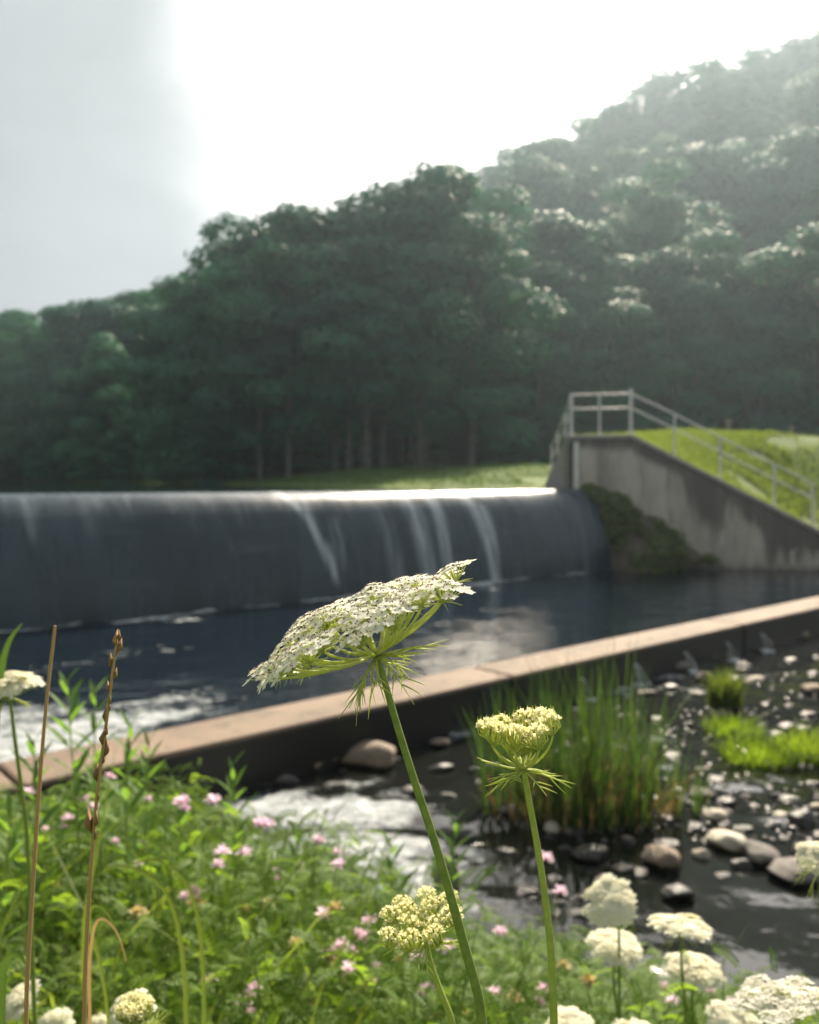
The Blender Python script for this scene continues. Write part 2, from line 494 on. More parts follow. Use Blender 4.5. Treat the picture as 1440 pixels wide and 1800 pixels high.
def mat_film():
    """Thin sheet of water sliding over the dark face: long streaks down the slope, white where it breaks."""
    m, n, l, out = nmat('sliding_water')
    tc = n.new('ShaderNodeUVMap')
    uv = tc.outputs[0]                     # u = metres along the crest, v = metres down the face
    f1 = noise(n, l, 1.0, 6, 0.65, vec=uv, stretch=(1.1, 0.30, 1))
    f2 = noise(n, l, 1.0, 5, 0.6, vec=uv, stretch=(7.0, 0.8, 1))
    f3 = noise(n, l, 1.0, 4, 0.6, vec=uv, stretch=(0.45, 6.0, 1))
    h = math_n(n, l, 'ADD', math_n(n, l, 'ADD', f1, math_n(n, l, 'MULTIPLY', f2, 0.03)), math_n(n, l, 'MULTIPLY', f3, 1.5))
    base = mixc(n, l, ramp(n, l, f1, 0.35, 0.7), (0.011, 0.024, 0.036), (0.034, 0.056, 0.076))
    base = mixc(n, l, ramp(n, l, f3, 0.55, 0.75, 0, 0.6), base, (0.060, 0.080, 0.098))
    fa = attr(n, 'foam')
    fm = ramp(n, l, math_n(n, l, 'MULTIPLY', fa, ramp(n, l, f2, 0.3, 0.7, 0.45, 1.5)), 0.12, 1.0, 0, 0.6)
    base = mixc(n, l, fm, base, (0.55, 0.61, 0.65))
    principled(n, l, out, base, ramp(n, l, f1, 0.3, 0.7, 0.18, 0.34), bump(n, l, h, 0.20, 0.02), 1.0, 1.33)
    return m
M['film'] = mat_film()

def mat_ground():
    m, n, l, out = nmat('ground')
    f1 = noise(n, l, 0.35, 5, 0.6); f2 = noise(n, l, 9.0, 6, 0.65)
    grass = mixc(n, l, ramp(n, l, f1, 0.3, 0.7), (0.085, 0.145, 0.030), (0.145, 0.180, 0.050))
    grass = mixc(n, l, ramp(n, l, f2, 0.4, 0.7, 0, 0.5), grass, (0.055, 0.080, 0.020))
    litter = mixc(n, l, f2, (0.022, 0.028, 0.016), (0.045, 0.045, 0.026))
    bed = mixc(n, l, f2, (0.035, 0.030, 0.024), (0.080, 0.068, 0.052))
    base = mixc(n, l, attr(n, 'wood'), grass, litter)
    base = mixc(n, l, attr(n, 'bed'), base, bed)
    principled(n, l, out, base, 0.9, bump(n, l, f2, 0.7, 0.05), 0.2)
    return m
M['ground'] = mat_ground()

# ------------------------------------------------------------------ geometry of the place
P0 = np.array([4.86, 20.54])                 # right end of the toe of the spillway
U = np.array([0.785, 0.620]); U /= np.linalg.norm(U)
NV = np.array([U[1], -U[0]])                 # downstream
def st(X, Y): return (X - P0[0]) * U[0] + (Y - P0[1]) * U[1], (X - P0[0]) * NV[0] + (Y - P0[1]) * NV[1]
def xy(s, t): return P0[0] + s * U[0] + t * NV[0], P0[1] + s * U[1] + t * NV[1]

SHORE = np.array([(-200, 190), (-90, 140), (-50, 105), (-23, 66), (-7.3, 41), (-2.5, 30), (0, 27), (4.0, 25.6), (10, 25), (300, 25)], float)
def shoreY(X): return np.interp(X, SHORE[:, 0], SHORE[:, 1])
BANK = np.array([(-40, 14), (-6.5, 9.5), (-4.2, 8.0), (-2.8, 6.5), (-1.2, 4.9), (-0.2, 4.1), (0.5, 3.8), (2, 3.3), (4, 2.8), (8, 1.6), (20, -2), (60, -8)], float)
def bankY(X): return np.interp(X, BANK[:, 0], BANK[:, 1])
A_ = np.array([-0.9, -0.48, -0.25, -0.127, 0.033, 0.19, 0.34, 0.48, 0.9])
HY0 = np.array([140, 104, 62, 50, 52, 56, 58, 58, 58])
HSL = np.array([0.05, 0.08, 0.12, 0.24, 0.42, 0.55, 0.72, 0.79, 0.79])

def H(X, Y):
    X = np.asarray(X, float); Y = np.asarray(Y, float)
    s, t = st(X, Y)
    # upstream: lake bed, shore lawn, wooded hill
    d = Y - shoreY(X)
    up = np.where(d < 0, np.maximum(-2.0, 0.05 + d * 0.4), 0.05 + 0.055 * np.minimum(d, 14))
    a = np.clip(X / np.maximum(Y, 8), -0.9, 0.9)
    q = np.maximum(0, Y - np.interp(a, A_, HY0))
    hill = np.interp(a, A_, HSL) * (np.minimum(q, 75) - 6 * (1 - np.exp(-np.minimum(q, 75) / 6)))
    up = up + np.where(d > 0, hill, 0) + 0.25 * (fnoise(X * 0.15, Y * 0.15, 3) - 0.5) * sstep(2, 10, d)
    up = up + 0.18 * np.exp(-((X - 4.5) / 3.2) ** 2 - ((Y - 36) / 4.0) ** 2)
    # downstream: stream bed, near bank, right bank, left bank
    bed = -2.62 + 0.14 * (fnoise(X * 1.3, Y * 1.3, 5) - 0.5)
    db = (bankY(X) - Y) * 0.85
    dn = bed + 1.48 * sstep(0, 1.75, db) + 0.10 * np.clip(db - 1.75, 0, 4) + 0.10 * (fnoise(X * 0.9, Y * 0.9, 8) - 0.5)
    rb = s - 5.2 - (t - 3.0) * 0.25
    dn = np.maximum(dn, np.where(rb > 0, -2.62 + 2.0 * sstep(0, 5, rb), -9))
    lb = -s - 20.2
    dn = np.maximum(dn, np.where(lb > 0, -2.62 + 3.0 * sstep(0, 4, lb), -9))
    up = np.maximum(up, np.where(-s - 20.2 > 0, -2 + 2.4 * sstep(0, 4, lb), -9))
    return np.where(t < -0.5, up, dn)

def graded(lo, a, b, hi, step, grow=1.12):
    x = list(np.arange(a, b, step)); g = step
    while x[-1] < hi: g *= grow; x.append(min(hi, x[-1] + g))
    g = step
    while x[0] > lo: g *= grow; x.insert(0, max(lo, x[0] - g))
    return np.array(x)

def grid(xs, ys):
    Xg, Yg = np.meshgrid(xs, ys)
    nx, ny = len(xs), len(ys)
    i, j = np.meshgrid(np.arange(ny - 1), np.arange(nx - 1), indexing='ij')
    Fq = np.stack([i * nx + j, i * nx + j + 1, (i + 1) * nx + j + 1, (i + 1) * nx + j], -1).reshape(-1, 4)
    return Xg.ravel(), Yg.ravel(), Fq

# ground sheet
gx, gy, gf = grid(graded(-260, -8, 14, 260, 0.24), graded(-40, 0.2, 32, 320, 0.24))
gz = H(gx, gy)
gs, gt = st(gx, gy)
wood = sstep(-3, 3, gy - np.interp(np.clip(gx / np.maximum(gy, 8), -0.9, 0.9), A_, HY0) + 2 * (fnoise(gx * 0.4, gy * 0.4, 2) - 0.5)) * (gt < -0.5)
bedm = np.maximum(sstep(-1.7, -2.2, gz), ((gt > -0.5) & (gz < -1.0)) * 0.75)
tag(link('ground', mk_mesh('ground', np.stack([gx, gy, gz], 1), [gf], [M['ground']], attrs={'wood': wood, 'bed': bedm})), kind='structure')

# lake
dl = [xy(s, -1.15) for s in (0.12, -24.0)]
lake_pts = [dl[0], (4.02, 21.9), (3.9, 25.4), (4.2, 29), (0, 34), (-5, 44), (-21, 70), (-48, 109), (-90, 146), (-200, 196), (-250, 150), (-250, 60), (-60, -8), (-30, -4), dl[1]]
LV = np.array([(x, y, 0.012) for x, y in lake_pts])
lk = mk_mesh('lake', LV, [[list(range(len(LV)))]], [M['lake']], smooth=False, attrs={'foam': np.zeros(len(LV))})
tag(link('lake', lk), kind='structure')

# spillway: rounded concrete body
def profile(th): return -1.0 + 1.0 * np.sin(th), -0.02 - 2.2 * (1 - np.cos(th))
def dam_point(s, t, z): x, y = xy(s, t); return (x, y, z)
ths = np.linspace(0, PI / 2, 22)
prof = [(-1.75, -2.9), (-1.75, -0.5), (-1.6, -0.14), (-1.35, -0.04), (-1.15, -0.02)] + [tuple(map(float, profile(t))) for t in ths] + [(0.0, -2.9)]
dam = thing('spillway_dam', (*xy(0, -0.5), -2.6), 'long rounded concrete spillway with water sliding over its dark curved face', 'dam')
dl0 = np.array(dam.location)
s_b = np.linspace(-24, 0.0, 60)
V = np.array([[dam_point(s, t, z) for t, z in prof] for s in s_b]) - dl0
n_p = len(prof)
i, j = np.meshgrid(np.arange(len(s_b) - 1), np.arange(n_p - 1), indexing='ij')
Fq = np.stack([i * n_p + j, i * n_p + j + 1, (i + 1) * n_p + j + 1, (i + 1) * n_p + j], -1).reshape(-1, 4)
mb = MB(); mb.add(V.reshape(-1, 3), Fq)
mb.add(V[-1], [list(range(n_p))]); mb.add(V[0], [list(range(n_p))[::-1]])
M['dam'] = mat_plain('wet_dark_concrete', (0.050, 0.052, 0.056), 0.45, (0.028, 0.030, 0.033), 3.0, 0.4, 0.01)
mb.build('concrete_body', M['dam'], dam)

# the sliding sheet of water, 1-2 cm above the concrete
s_f = np.linspace(-24, -0.02, 420); v_f = np.linspace(-0.22, PI / 2, 46)
def film_pt(s, th):
    wob = 0.006 * math.sin(s * 1.3) + 0.003 * math.sin(s * 4.7 + 1)
    if th < 0: t, z = -1.0 + th, 0.017
    else:
        t, z = profile(th); z += 0.037 * math.cos(th) + 0.0; t += (0.03 + wob * 0.8) * math.sin(th)
    return dam_point(s, t, z)
FV = np.array([[film_pt(s, t) for t in v_f] for s in s_f])
nf = len(v_f)
i, j = np.meshgrid(np.arange(len(s_f) - 1), np.arange(nf - 1), indexing='ij')
Ff = np.stack([i * nf + j, i * nf + j + 1, (i + 1) * nf + j + 1, (i + 1) * nf + j], -1).reshape(-1, 4)
SS, TT = np.meshgrid(s_f, v_f, indexing='ij')
# broken white runs: (s at the crest, s at the foot, width, strength, start, end) measured along the crest
def film_s(px, py, z, t):    # crest coordinate of a point of the face seen in the photograph
    r = onz(px, py, z); return st(r[0], r[1])[0]
foam = np.zeros_like(SS)
def face_s(px, th):
    t, z = profile(th)
    # walk along the crest until the projected column matches
    ss = np.linspace(-22, 0, 900); x, y = xy(ss, t)
    return float(np.interp(px, 720 + 1500 * x / y, ss))
for (px0, px1, wd, stg, a0, a1) in ((478, 602, 0.12, 0.9, 0.03, 1.35), (560, 600, 0.16, 0.50, 0.6, 1.25), (690, 760, 0.26, 0.75, 0.15, 1.6),
                                    (740, 790, 0.24, 0.72, 0.05, 1.6), (795, 872, 0.15, 1.05, 0.03, 1.6), (830, 868, 0.16, 0.85, 0.5, 1.6), (640, 700, 0.25, 0.42, 0.2, 1.5), (520, 570, 0.2, 0.45, 0.25, 1.0), (400, 440, 0.35, 0.3, 0.1, 0.8), (30, 60, 0.3, 0.3, 0.1, 0.9), (220, 260, 0.3, 0.3, 0.05, 0.7),
                                    (990, 1030, 0.10, 0.35, 0.5, 1.6), (300, 380, 0.25, 0.22, 0.1, 0.9), (120, 190, 0.3, 0.22, 0.1, 0.9)):
    sa, sb = face_s(px0, 0.12), face_s(px1, 1.45)
    c = sa + (sb - sa) * np.clip(TT, 0, 1.6) / 1.5
    foam = np.maximum(foam, stg * np.exp(-((SS - c) / wd) ** 2) * sstep(a0 - 0.08, a0 + 0.12, TT) * (1 - sstep(a1 - 0.2, a1 + 0.15, TT)))
foam = np.maximum(foam, 0.22 * sstep(0.0, 0.25, TT) * (1 - sstep(0.4, 1.0, TT)) * fnoise(SS * 1.2, TT * 0.6, 4) * 1.6)
fm = mk_mesh('spillway_water', FV.reshape(-1, 3), [Ff], [M['film']], attrs={'foam': foam})
uvl = fm.uv_layers.new(name='UVMap')
arc = np.where(TT < 0, TT, TT * 1.45)
uvv = np.stack([SS.ravel(), arc.ravel()], 1)
li = np.zeros(len(fm.loops), np.int32); fm.loops.foreach_get('vertex_index', li)
uvl.data.foreach_set('uv', uvv[li].astype(np.float32).ravel())
tag(link('spillway_water', fm), kind='structure')

# plunge pool
px_, py_ = np.meshgrid(np.linspace(-23, 6.5, 300), np.linspace(-0.15, 6.35, 90))
pxw, pyw = xy(px_, py_)
nx = 300; ny = 90
i, j = np.meshgrid(np.arange(ny - 1), np.arange(nx - 1), indexing='ij')
Fp = np.stack([i * nx + j, i * nx + j + 1, (i + 1) * nx + j + 1, (i + 1) * nx + j], -1).reshape(-1, 4)
pf = np.zeros_like(pxw)
def splat(f, X, Y, c, rx, ry, amp, rot=0.0):
    dx, dy = X - c[0], Y - c[1]
    cr, sr = math.cos(rot), math.sin(rot)
    return np.maximum(f, amp * np.exp(-((dx * cr + dy * sr) / rx) ** 2 - ((-dx * sr + dy * cr) / ry) ** 2))
AU = math.atan2(U[1], U[0])
for (px, py, rx, ry, am) in ((270, 1088, 0.85, 0.2, 1.2), (320, 1090, 0.35, 0.30, 0.75), (200, 1098, 0.5, 0.12, 0.6), (430, 1070, 0.25, 0.1, 0.75), (480, 1064, 0.3, 0.1, 0.75),
                             (850, 1028, 0.4, 0.25, 1.3), (820, 1034, 0.4, 0.2, 0.8), (870, 1036, 0.5, 0.25, 0.45), (1015, 1009, 0.4, 0.17, 1.25), (985, 1012, 0.25, 0.12, 0.8), (1040, 1008, 0.3, 0.1, 0.5),
                             (230, 1150, 0.9, 0.45, 0.42), (120, 1170, 0.9, 0.4, 0.36), (300, 1230, 0.9, 0.35, 0.62), (150, 1275, 0.9, 0.40, 1.05), (60, 1310, 1.0, 0.5, 1.25), (-60, 1300, 1.0, 0.6, 0.9), (260, 1265, 0.8, 0.30, 0.9), (370, 1235, 0.6, 0.25, 0.6), (30, 1260, 0.8, 0.5, 0.85)):
    pf = splat(pf, pxw, pyw, onz(px, py, WP), rx, ry, am, AU)
toe = np.exp(-(np.clip(py_ - 0.03, 0, 9) / 0.17) ** 2) * sstep(0.40, 0.60, fnoise(px_ * 1.1, py_ * 0.8, 123)) * 1.15
pf = np.maximum(pf, toe)
pz = WP + 0.03 * (fnoise(pxw * 1.5, pyw * 1.5, 9) - 0.5) + 0.09 * pf * (fnoise(pxw * 5, pyw * 5, 19) - 0.3)
tag(link('plunge_pool', mk_mesh('plunge_pool', np.stack([pxw, pyw, pz], -1).reshape(-1, 3), [Fp], [M['pool']], attrs={'foam': pf.ravel()})), kind='structure')

# stream below the sill
sx, sy, sf = grid(np.linspace(-9, 16, 330), np.linspace(-1.0, 16.5, 300))
ss_, tt_ = st(sx, sy)
sfo = np.zeros_like(sx)
for (px, py, rx, ry, am) in ((480, 1420, 0.45, 0.30, 1.1), (560, 1430, 0.55, 0.35, 1.25), (640, 1440, 0.5, 0.3, 1.25), (560, 1500, 0.55, 0.3, 1.2), (660, 1500, 0.45, 0.25, 1.25), (720, 1540, 0.4, 0.22, 1.2), (680, 1580, 0.45, 0.2, 1.1),
                             (400, 1385, 0.4, 0.25, 0.8), (830, 1500, 0.2, 0.25, 0.65), (780, 1590, 0.4, 0.2, 0.85), (600, 1565, 0.6, 0.25, 0.8), (470, 1490, 0.5, 0.3, 0.8), (600, 1385, 0.5, 0.18, 0.6), (700, 1400, 0.3, 0.2, 0.6),
                             (770, 1285, 0.25, 0.25, 0.85), (800, 1290, 0.3, 0.18, 0.8), (590, 1295, 0.12, 0.22, 0.8), (600, 1320, 0.25, 0.15, 0.6), (1150, 1190, 0.9, 0.35, 0.75), (1080, 1215, 0.8, 0.3, 0.72), (945, 1240, 0.5, 0.15, 0.75), (1220, 1215, 0.5, 0.3, 0.5),
                             (1130, 1300, 0.7, 0.4, 0.42), (1180, 1345, 0.5, 0.3, 0.45), (1060, 1690, 0.3, 0.12, 0.65), (1110, 1660, 0.3, 0.12, 0.65), (1170, 1685, 0.2, 0.1, 0.5), (870, 1440, 0.3, 0.12, 0.4), (1320, 1190, 0.8, 0.4, 0.42), (1400, 1120, 1.5, 0.4, 0.4), (1300, 1380, 0.8, 0.25, 0.36), (1400, 1420, 0.7, 0.25, 0.36)):
    sfo = splat(sfo, sx, sy, onz(px, py, WS), rx, ry, am, 0.35)
sz = WS + 0.016 * (fnoise(sx * 2.2, sy * 2.2, 29) - 0.5) + 0.16 * np.clip(sfo, 0, 1) * (fnoise(sx * 4.5, sy * 4.5, 39) - 0.25)
keep = (tt_ > 6.0)
fk = keep[sf].all(1)
used = np.unique(sf[fk]); rem = -np.ones(len(sx), int); rem[used] = np.arange(len(used))
tag(link('stream', mk_mesh('stream', np.stack([sx, sy, sz], 1)[used], [rem[sf[fk]]], [M['stream']], attrs={'foam': sfo[used]})), kind='structure')

# low concrete sill across the channel
SZ = -1.85
e0, e1 = onz(0, 1338, SZ)[:2], onz(1440, 1047, SZ)[:2]
ud = (e1 - e0) / np.linalg.norm(e1 - e0); nd = np.array([ud[1], -ud[0]])
a0 = e0 - ud * 5.0; a1 = e1 + ud * 6.0
cen = (a0 + a1) / 2 + nd * 0.31
Ls = np.linalg.norm(a1 - a0)
sill = link('concrete_sill', None, None, (cen[0], cen[1], SZ)); sill.rotation_euler[2] = math.atan2(ud[1], ud[0])
tag(sill, 'long low tan concrete sill crossing the channel between pool and stream', 'weir')
seg = Ls / 5
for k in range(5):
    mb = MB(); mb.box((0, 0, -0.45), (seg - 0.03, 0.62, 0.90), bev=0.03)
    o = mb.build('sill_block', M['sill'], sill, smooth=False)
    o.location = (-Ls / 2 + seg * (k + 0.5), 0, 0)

# ------------------------------------------------------------------ abutment wall
WA = np.array([4.05, 21.75]); WB = np.array([9.86, 20.25])
WL = float(np.linalg.norm(WB - WA)); wu = (WB - WA) / WL; wn_ = np.array([wu[1], -wu[0]])   # wn_ faces the camera
flat = 1.58
def wtop(u): return np.where(u < flat, 1.37, 1.37 - (u - flat) * (1.37 + 1.02) / (WL - flat))
abut = thing('abutment_wall', (WA[0], WA[1], -2.4), 'stained grey concrete wing wall sloping down beside the spillway', 'wall')
AL = np.array(abut.location)
def wpt(u, off, z): p = WA + wu * u + wn_ * off; return np.array([p[0], p[1], z]) - AL
us = np.linspace(0, WL, 130); vs = np.linspace(0, 1, 60)
UU, VV = np.meshgrid(us, vs, indexing='ij')
ZZ = -2.5 + (wtop(UU) - 0.10 + 2.5) * VV
pts = np.stack([WA[0] + wu[0] * UU, WA[1] + wu[1] * UU, ZZ], -1) - AL
below = wtop(UU) - ZZ
drip = fnoise(UU * 2.3, ZZ * 0.25, 51)
drip2 = fnoise(UU * 6.0, ZZ * 0.4, 57)
depth_st = np.where(UU < flat, 0.30 + 0.2 * drip, 0.45 + 1.35 * sstep(0.3, 0.72, drip) * sstep(flat - 0.2, flat + 2.2, UU))
stain = (1 - sstep(depth_st * 0.55, depth_st * 1.25, below)) * (0.7 + 0.6 * drip2)
stain = np.maximum(stain, sstep(-1.55, -1.9, ZZ + 0.25 * drip2) * 0.9)
stain = np.maximum(stain, 0.75 * sstep(0.45, 0.7, fnoise(UU * 3.2, ZZ * 0.5, 61)) * (UU < flat) * sstep(0.1, 0.4, below) * 0.8)
pale = sstep(0.60, 0.72, fnoise(UU * 2.6 + 3, ZZ * 0.8, 71)) * sstep(-1.7, -1.3, ZZ) * (1 - stain.clip(0, 1))
pale = np.maximum(pale, sstep(0.66, 0.74, fnoise(UU * 5.5, ZZ * 1.2, 73)) * sstep(-1.95, -1.7, ZZ) * (1 - sstep(-1.5, -1.2, ZZ)))
nu, nv = UU.shape
i, j = np.meshgrid(np.arange(nu - 1), np.arange(nv - 1), indexing='ij')
Fw = np.stack([i * nv + j, (i + 1) * nv + j, (i + 1) * nv + j + 1, i * nv + j + 1], -1).reshape(-1, 4)
nb = nu * nv
back = pts - np.append(wn_ * 0.32, 0)
Vall = np.concatenate([pts.reshape(-1, 3), back.reshape(-1, 3)])
rim = []
for k in range(nu - 1):
    a, b = k * nv + nv - 1, (k + 1) * nv + nv - 1
    rim.append([a, b, b + nb, a + nb])
for k in range(nv - 1):
    a, b = k, k + 1
    rim.append([a + nb, a, b, b + nb])
    a, b = (nu - 1) * nv + k, (nu - 1) * nv + k + 1
    rim.append([a, a + nb, b + nb, b])
att = lambda q: np.concatenate([q.ravel(), q.ravel()]).clip(0, 1)
link('wall_panel', mk_mesh('wall_panel', Vall, [np.concatenate([Fw, (Fw + nb)[:, ::-1], np.array(rim)])], [M['concrete']], smooth=False, attrs={'stain': att(stain), 'pale': att(pale)}), abut)
# coping: flat run and sloped run
def beam(P, Q, wdt, hgt, m, name, parent, up=(0, 0, 1)):
    P, Q = np.asarray(P, float), np.asarray(Q, float)
    d = Q - P; Lb = np.linalg.norm(d); d /= Lb
    sd = np.cross(d, up); sd /= np.linalg.norm(sd); u2 = np.cross(sd, d)
    R = np.stack([d, sd, u2], 1)
    mb = MB(); mb.box((0, 0, 0), (Lb, wdt, hgt), bev=min(wdt, hgt) * 0.15)
    o = link(name, mb.mesh(name, [m], False), parent)
    rmat(o, R, (P + Q) / 2)
    return o
M['coping'] = mat_plain('coping_concrete', (0.33, 0.31, 0.28), 0.85, (0.23, 0.215, 0.20), 5, 0.4, 0.008)
beam(wpt(-0.03, -0.15, 1.325), wpt(flat, -0.15, 1.325), 0.42, 0.11, M['coping'], 'coping', abut)
beam(wpt(flat + 0.01, -0.15, 1.315), wpt(WL + 0.02, -0.15, -1.075), 0.42, 0.11, M['coping'], 'coping', abut)
# end block of the wall
mb = MB(); mb.box(wpt(WL + 0.20, -0.12, -1.78), (0.36, 0.5, 1.44), np.array([[wu[0], -wu[1], 0], [wu[1], wu[0], 0], [0, 0, 1]]), bev=0.02)
mb.build('end_block', M['coping'], abut, smooth=False)
# upstream return: wall whose top falls back to the lake
WD = np.array([3.98, 25.3])
ru = (WD - WA) / np.linalg.norm(WD - WA); rn = np.array([-ru[1], ru[0]])
Lr = float(np.linalg.norm(WD - WA))
q0 = [(0, -2.5), (Lr, -2.5), (Lr, 0.02), (0.35, 1.36), (0, 1.36)]
R0 = [np.append(WA + ru * a, z) - AL for a, z in q0]
R1 = [p - np.append(rn * 0.35, 0) for p in R0]
mb = MB(); k = len(q0)
mb.add(np.array(R0 + R1), [list(range(k))]); mb.add(np.array(R0 + R1), [list(range(k, 2 * k))[::-1]])
mb.add(np.array(R0 + R1), [[(q + 1) % k, q, q + k, (q + 1) % k + k] for q in range(k)])
mm = mb.mesh('return_wall', [M['coping']], False); link('return_wall', mm, abut)
# stop-log groove and white gauge board on the pier
Rw = np.array([[wu[0], -wn_[0], 0], [wu[1], -wn_[1], 0], [0, 0, 1]])
M['groove'] = mat_plain('groove_steel', (0.060, 0.056, 0.054), 0.7, (0.035, 0.033, 0.032), 9, 0.3, 0.01)
mb = MB(); mb.box(wpt(0.055, 0.012, 0.55), (0.10, 0.02, 1.22), Rw); mb.build('stop_log_groove', M['groove'], abut, False)
mb = MB(); mb.box(wpt(0.20, 0.03, 0.58), (0.115, 0.05, 1.24), Rw, bev=0.008); mb.build('gauge_board', M['white_paint'], abut, False)

# ------------------------------------------------------------------ embankment behind the wall (grass)
eu = np.concatenate([np.linspace(-0.1, WL, 40), np.linspace(WL + 0.5, WL + 9, 14)])
ev = np.concatenate([np.linspace(0, 6.5, 26), np.linspace(7.2, 15, 12)])
EU, EV = np.meshgrid(eu, ev, indexing='ij')
top0 = np.where(EU < WL, wtop(EU), -1.02 - 0.1 * (EU - WL)) - 0.09
crest = np.interp(EU, [0, 1.6, 3, 6, 10, 16], [1.36, 1.62, 1.75, 1.62, 1.42, 1.2])
k1 = sstep(0, 6.2, EV) * 0.55 + np.clip(EV / 6.2, 0, 1) * 0.45
EZ = top0 + (crest - top0) * k1 - np.clip(EV - 6.5, 0, 9) * 0.07 + 0.10 * (fnoise(EU * 1.1, EV * 1.1, 77) - 0.5) * sstep(0, 0.6, EV)
lim = 1 - sstep(0.3, 2.2, 1.7 - EU) * sstep(2.5, 6, EV) * 0.55
EZ = EZ * np.where(EZ > 0, lim, 1)
EX = WA[0] + wu[0] * EU - wn_[0] * (0.2 + EV); EY = WA[1] + wu[1] * EU - wn_[1] * (0.2 + EV)
ne, me_ = EU.shape
i, j = np.meshgrid(np.arange(ne - 1), np.arange(me_ - 1), indexing='ij')
Fe = np.stack([i * me_ + j, (i + 1) * me_ + j, (i + 1) * me_ + j + 1, i * me_ + j + 1], -1).reshape(-1, 4)
Ve = np.stack([EX, EY, EZ], -1).reshape(-1, 3)
# skirt to the ground all round
edge = [k * me_ for k in range(ne)] + [(ne - 1) * me_ + k for k in range(1, me_)] + [k * me_ + me_ - 1 for k in range(ne - 2, -1, -1)] + [k for k in range(me_ - 2, 0, -1)]
low = Ve[edge].copy(); low[:, 2] = -3.0
n0 = len(Ve); ke = len(edge)
Fs = np.array([[edge[(q + 1) % ke], edge[q], n0 + q, n0 + (q + 1) % ke] for q in range(ke)])
Vb = np.concatenate([Ve, low])
tag(link('embankment', mk_mesh('embankment', Vb, [np.concatenate([Fe, Fs])], [M['ground']], attrs={'wood': np.zeros(len(Vb)), 'bed': np.zeros(len(Vb))})), kind='structure')

# grass blades: one triangle-pair each
BL_V = np.array([[-0.5, 0, 0], [0.5, 0, 0], [0.28, 0.10, 0.55], [-0.28, 0.10, 0.55], [0.0, 0.38, 1.0]]); BL_Q = np.array([[0, 1, 2, 3]]); BL_T = np.array([[3, 2, 4]])
def blades(name, P, hmin, hmax, wdt, mat, lean=0.35, label=None, cat=None):
    n = len(P)
    Nn = np.stack([RNG.normal(0, lean, n), RNG.normal(0, lean, n), np.ones(n)], 1)
    Rm = bases(Nn, RNG.uniform(0, 2 * PI, n))
    hh = RNG.uniform(hmin, hmax, n)
    T = BL_V.copy(); T[:, 0] *= wdt / ((hmin + hmax) / 2)
    V, Fq = inst(T, BL_Q, Rm, P, hh)
    _, Ft = inst(T, BL_T, Rm, P, hh)
    return mk_mesh(name, V, [Fq, Ft], [mat])
def sample_grid(GX, GY, GZ, n, mask=None):
    ii = RNG.integers(0, GX.shape[0] - 1, n); jj = RNG.integers(0, GX.shape[1] - 1, n)
    a, b = RNG.random(n), RNG.random(n)
    def L(G): return (G[ii, jj] * (1 - a) + G[ii + 1, jj] * a) * (1 - b) + (G[ii, jj + 1] * (1 - a) + G[ii + 1, jj + 1] * a) * b
    return np.stack([L(GX), L(GY), L(GZ)], 1)
eg = sample_grid(EX[:, :32], EY[:, :32], EZ[:, :32], 42000)
eg = eg[fnoise(eg[:, 0] * 0.9, eg[:, 1] * 0.9, 15) > 0.36]
tag(link('embankment_grass', blades('embankment_grass', eg, 0.07, 0.22, 0.022, M['lawn_blade'], 0.45)), 'rough sunlit grass covering the embankment behind the wing wall', 'grass', kind='stuff')
n = 26000
lx = RNG.uniform(-9, 6, n); ly = RNG.uniform(25.7, 44, n)
ok = (ly - shoreY(lx) > 0.05) & ~((lx > 3.8) & (ly < 30))
lp = np.stack([lx, ly, H(lx, ly) - 0.01], 1)[ok]
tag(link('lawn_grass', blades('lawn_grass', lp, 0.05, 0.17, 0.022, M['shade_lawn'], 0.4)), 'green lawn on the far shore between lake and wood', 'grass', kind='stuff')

# ------------------------------------------------------------------ guard railing
rail = thing('guard_railing', (WA[0], WA[1], 1.38), 'galvanised two-rail pipe railing along the top of the wing wall', 'railing')
RL = np.array(rail.location)
def ptop(u): 
    p = WA + wu * u - wn_ * 0.15
    return np.array([p[0], p[1], float(wtop(np.array(u))) + 0.008])
posts = []
for px in (1001, 1054, 1109, 1186, 1266, 1361, 1428):
    uu = np.linspace(0, WL, 600); p = WA[None] + wu[None] * uu[:, None] - wn_[None] * 0.15
    posts.append(ptop(float(np.interp(px, 720 + 1500 * p[:, 0] / p[:, 1], uu))))
posts[0] = ptop(0.06)
back = []
for a in (1.2, 2.3, 3.2):
    p = WA + ru * a - rn * 0.17
    back.append(np.array([p[0], p[1], float(np.interp(a, [0, 0.35, Lr], [1.36, 1.36, 0.02]))]))
for k, p in enumerate(posts + back):
    hgt = 1.07 if k != 2 else 1.16
    mb = MB(); q = p - RL
    rr = 0.027 if k not in (0, 2) else 0.040
    mb.tube([q + (0, 0, z) for z in (-0.02, 0.3, 0.7, hgt - 0.02, hgt)], [rr, rr, rr, rr, rr * 0.7], 10)
    po = mb.build('post', M['steel'], rail)
    mb = MB(); mb.tube([q + (0, 0, z) for z in (0.0, 0.02)], [rr * 2.0, rr * 2.0], 10)
    mb.build('base_flange', M['steel'], po)
def rails(seq, h):
    for a, b in zip(seq[:-1], seq[1:]):
        mb = MB(); mb.tube([a - RL + (0, 0, h), (a + b) / 2 - RL + (0, 0, h), b - RL + (0, 0, h)], 0.018, 8); mb.build('rail', M['steel'], rail)
for h in (1.04, 0.68):
    rails(posts, h); rails([posts[0]] + back, h)

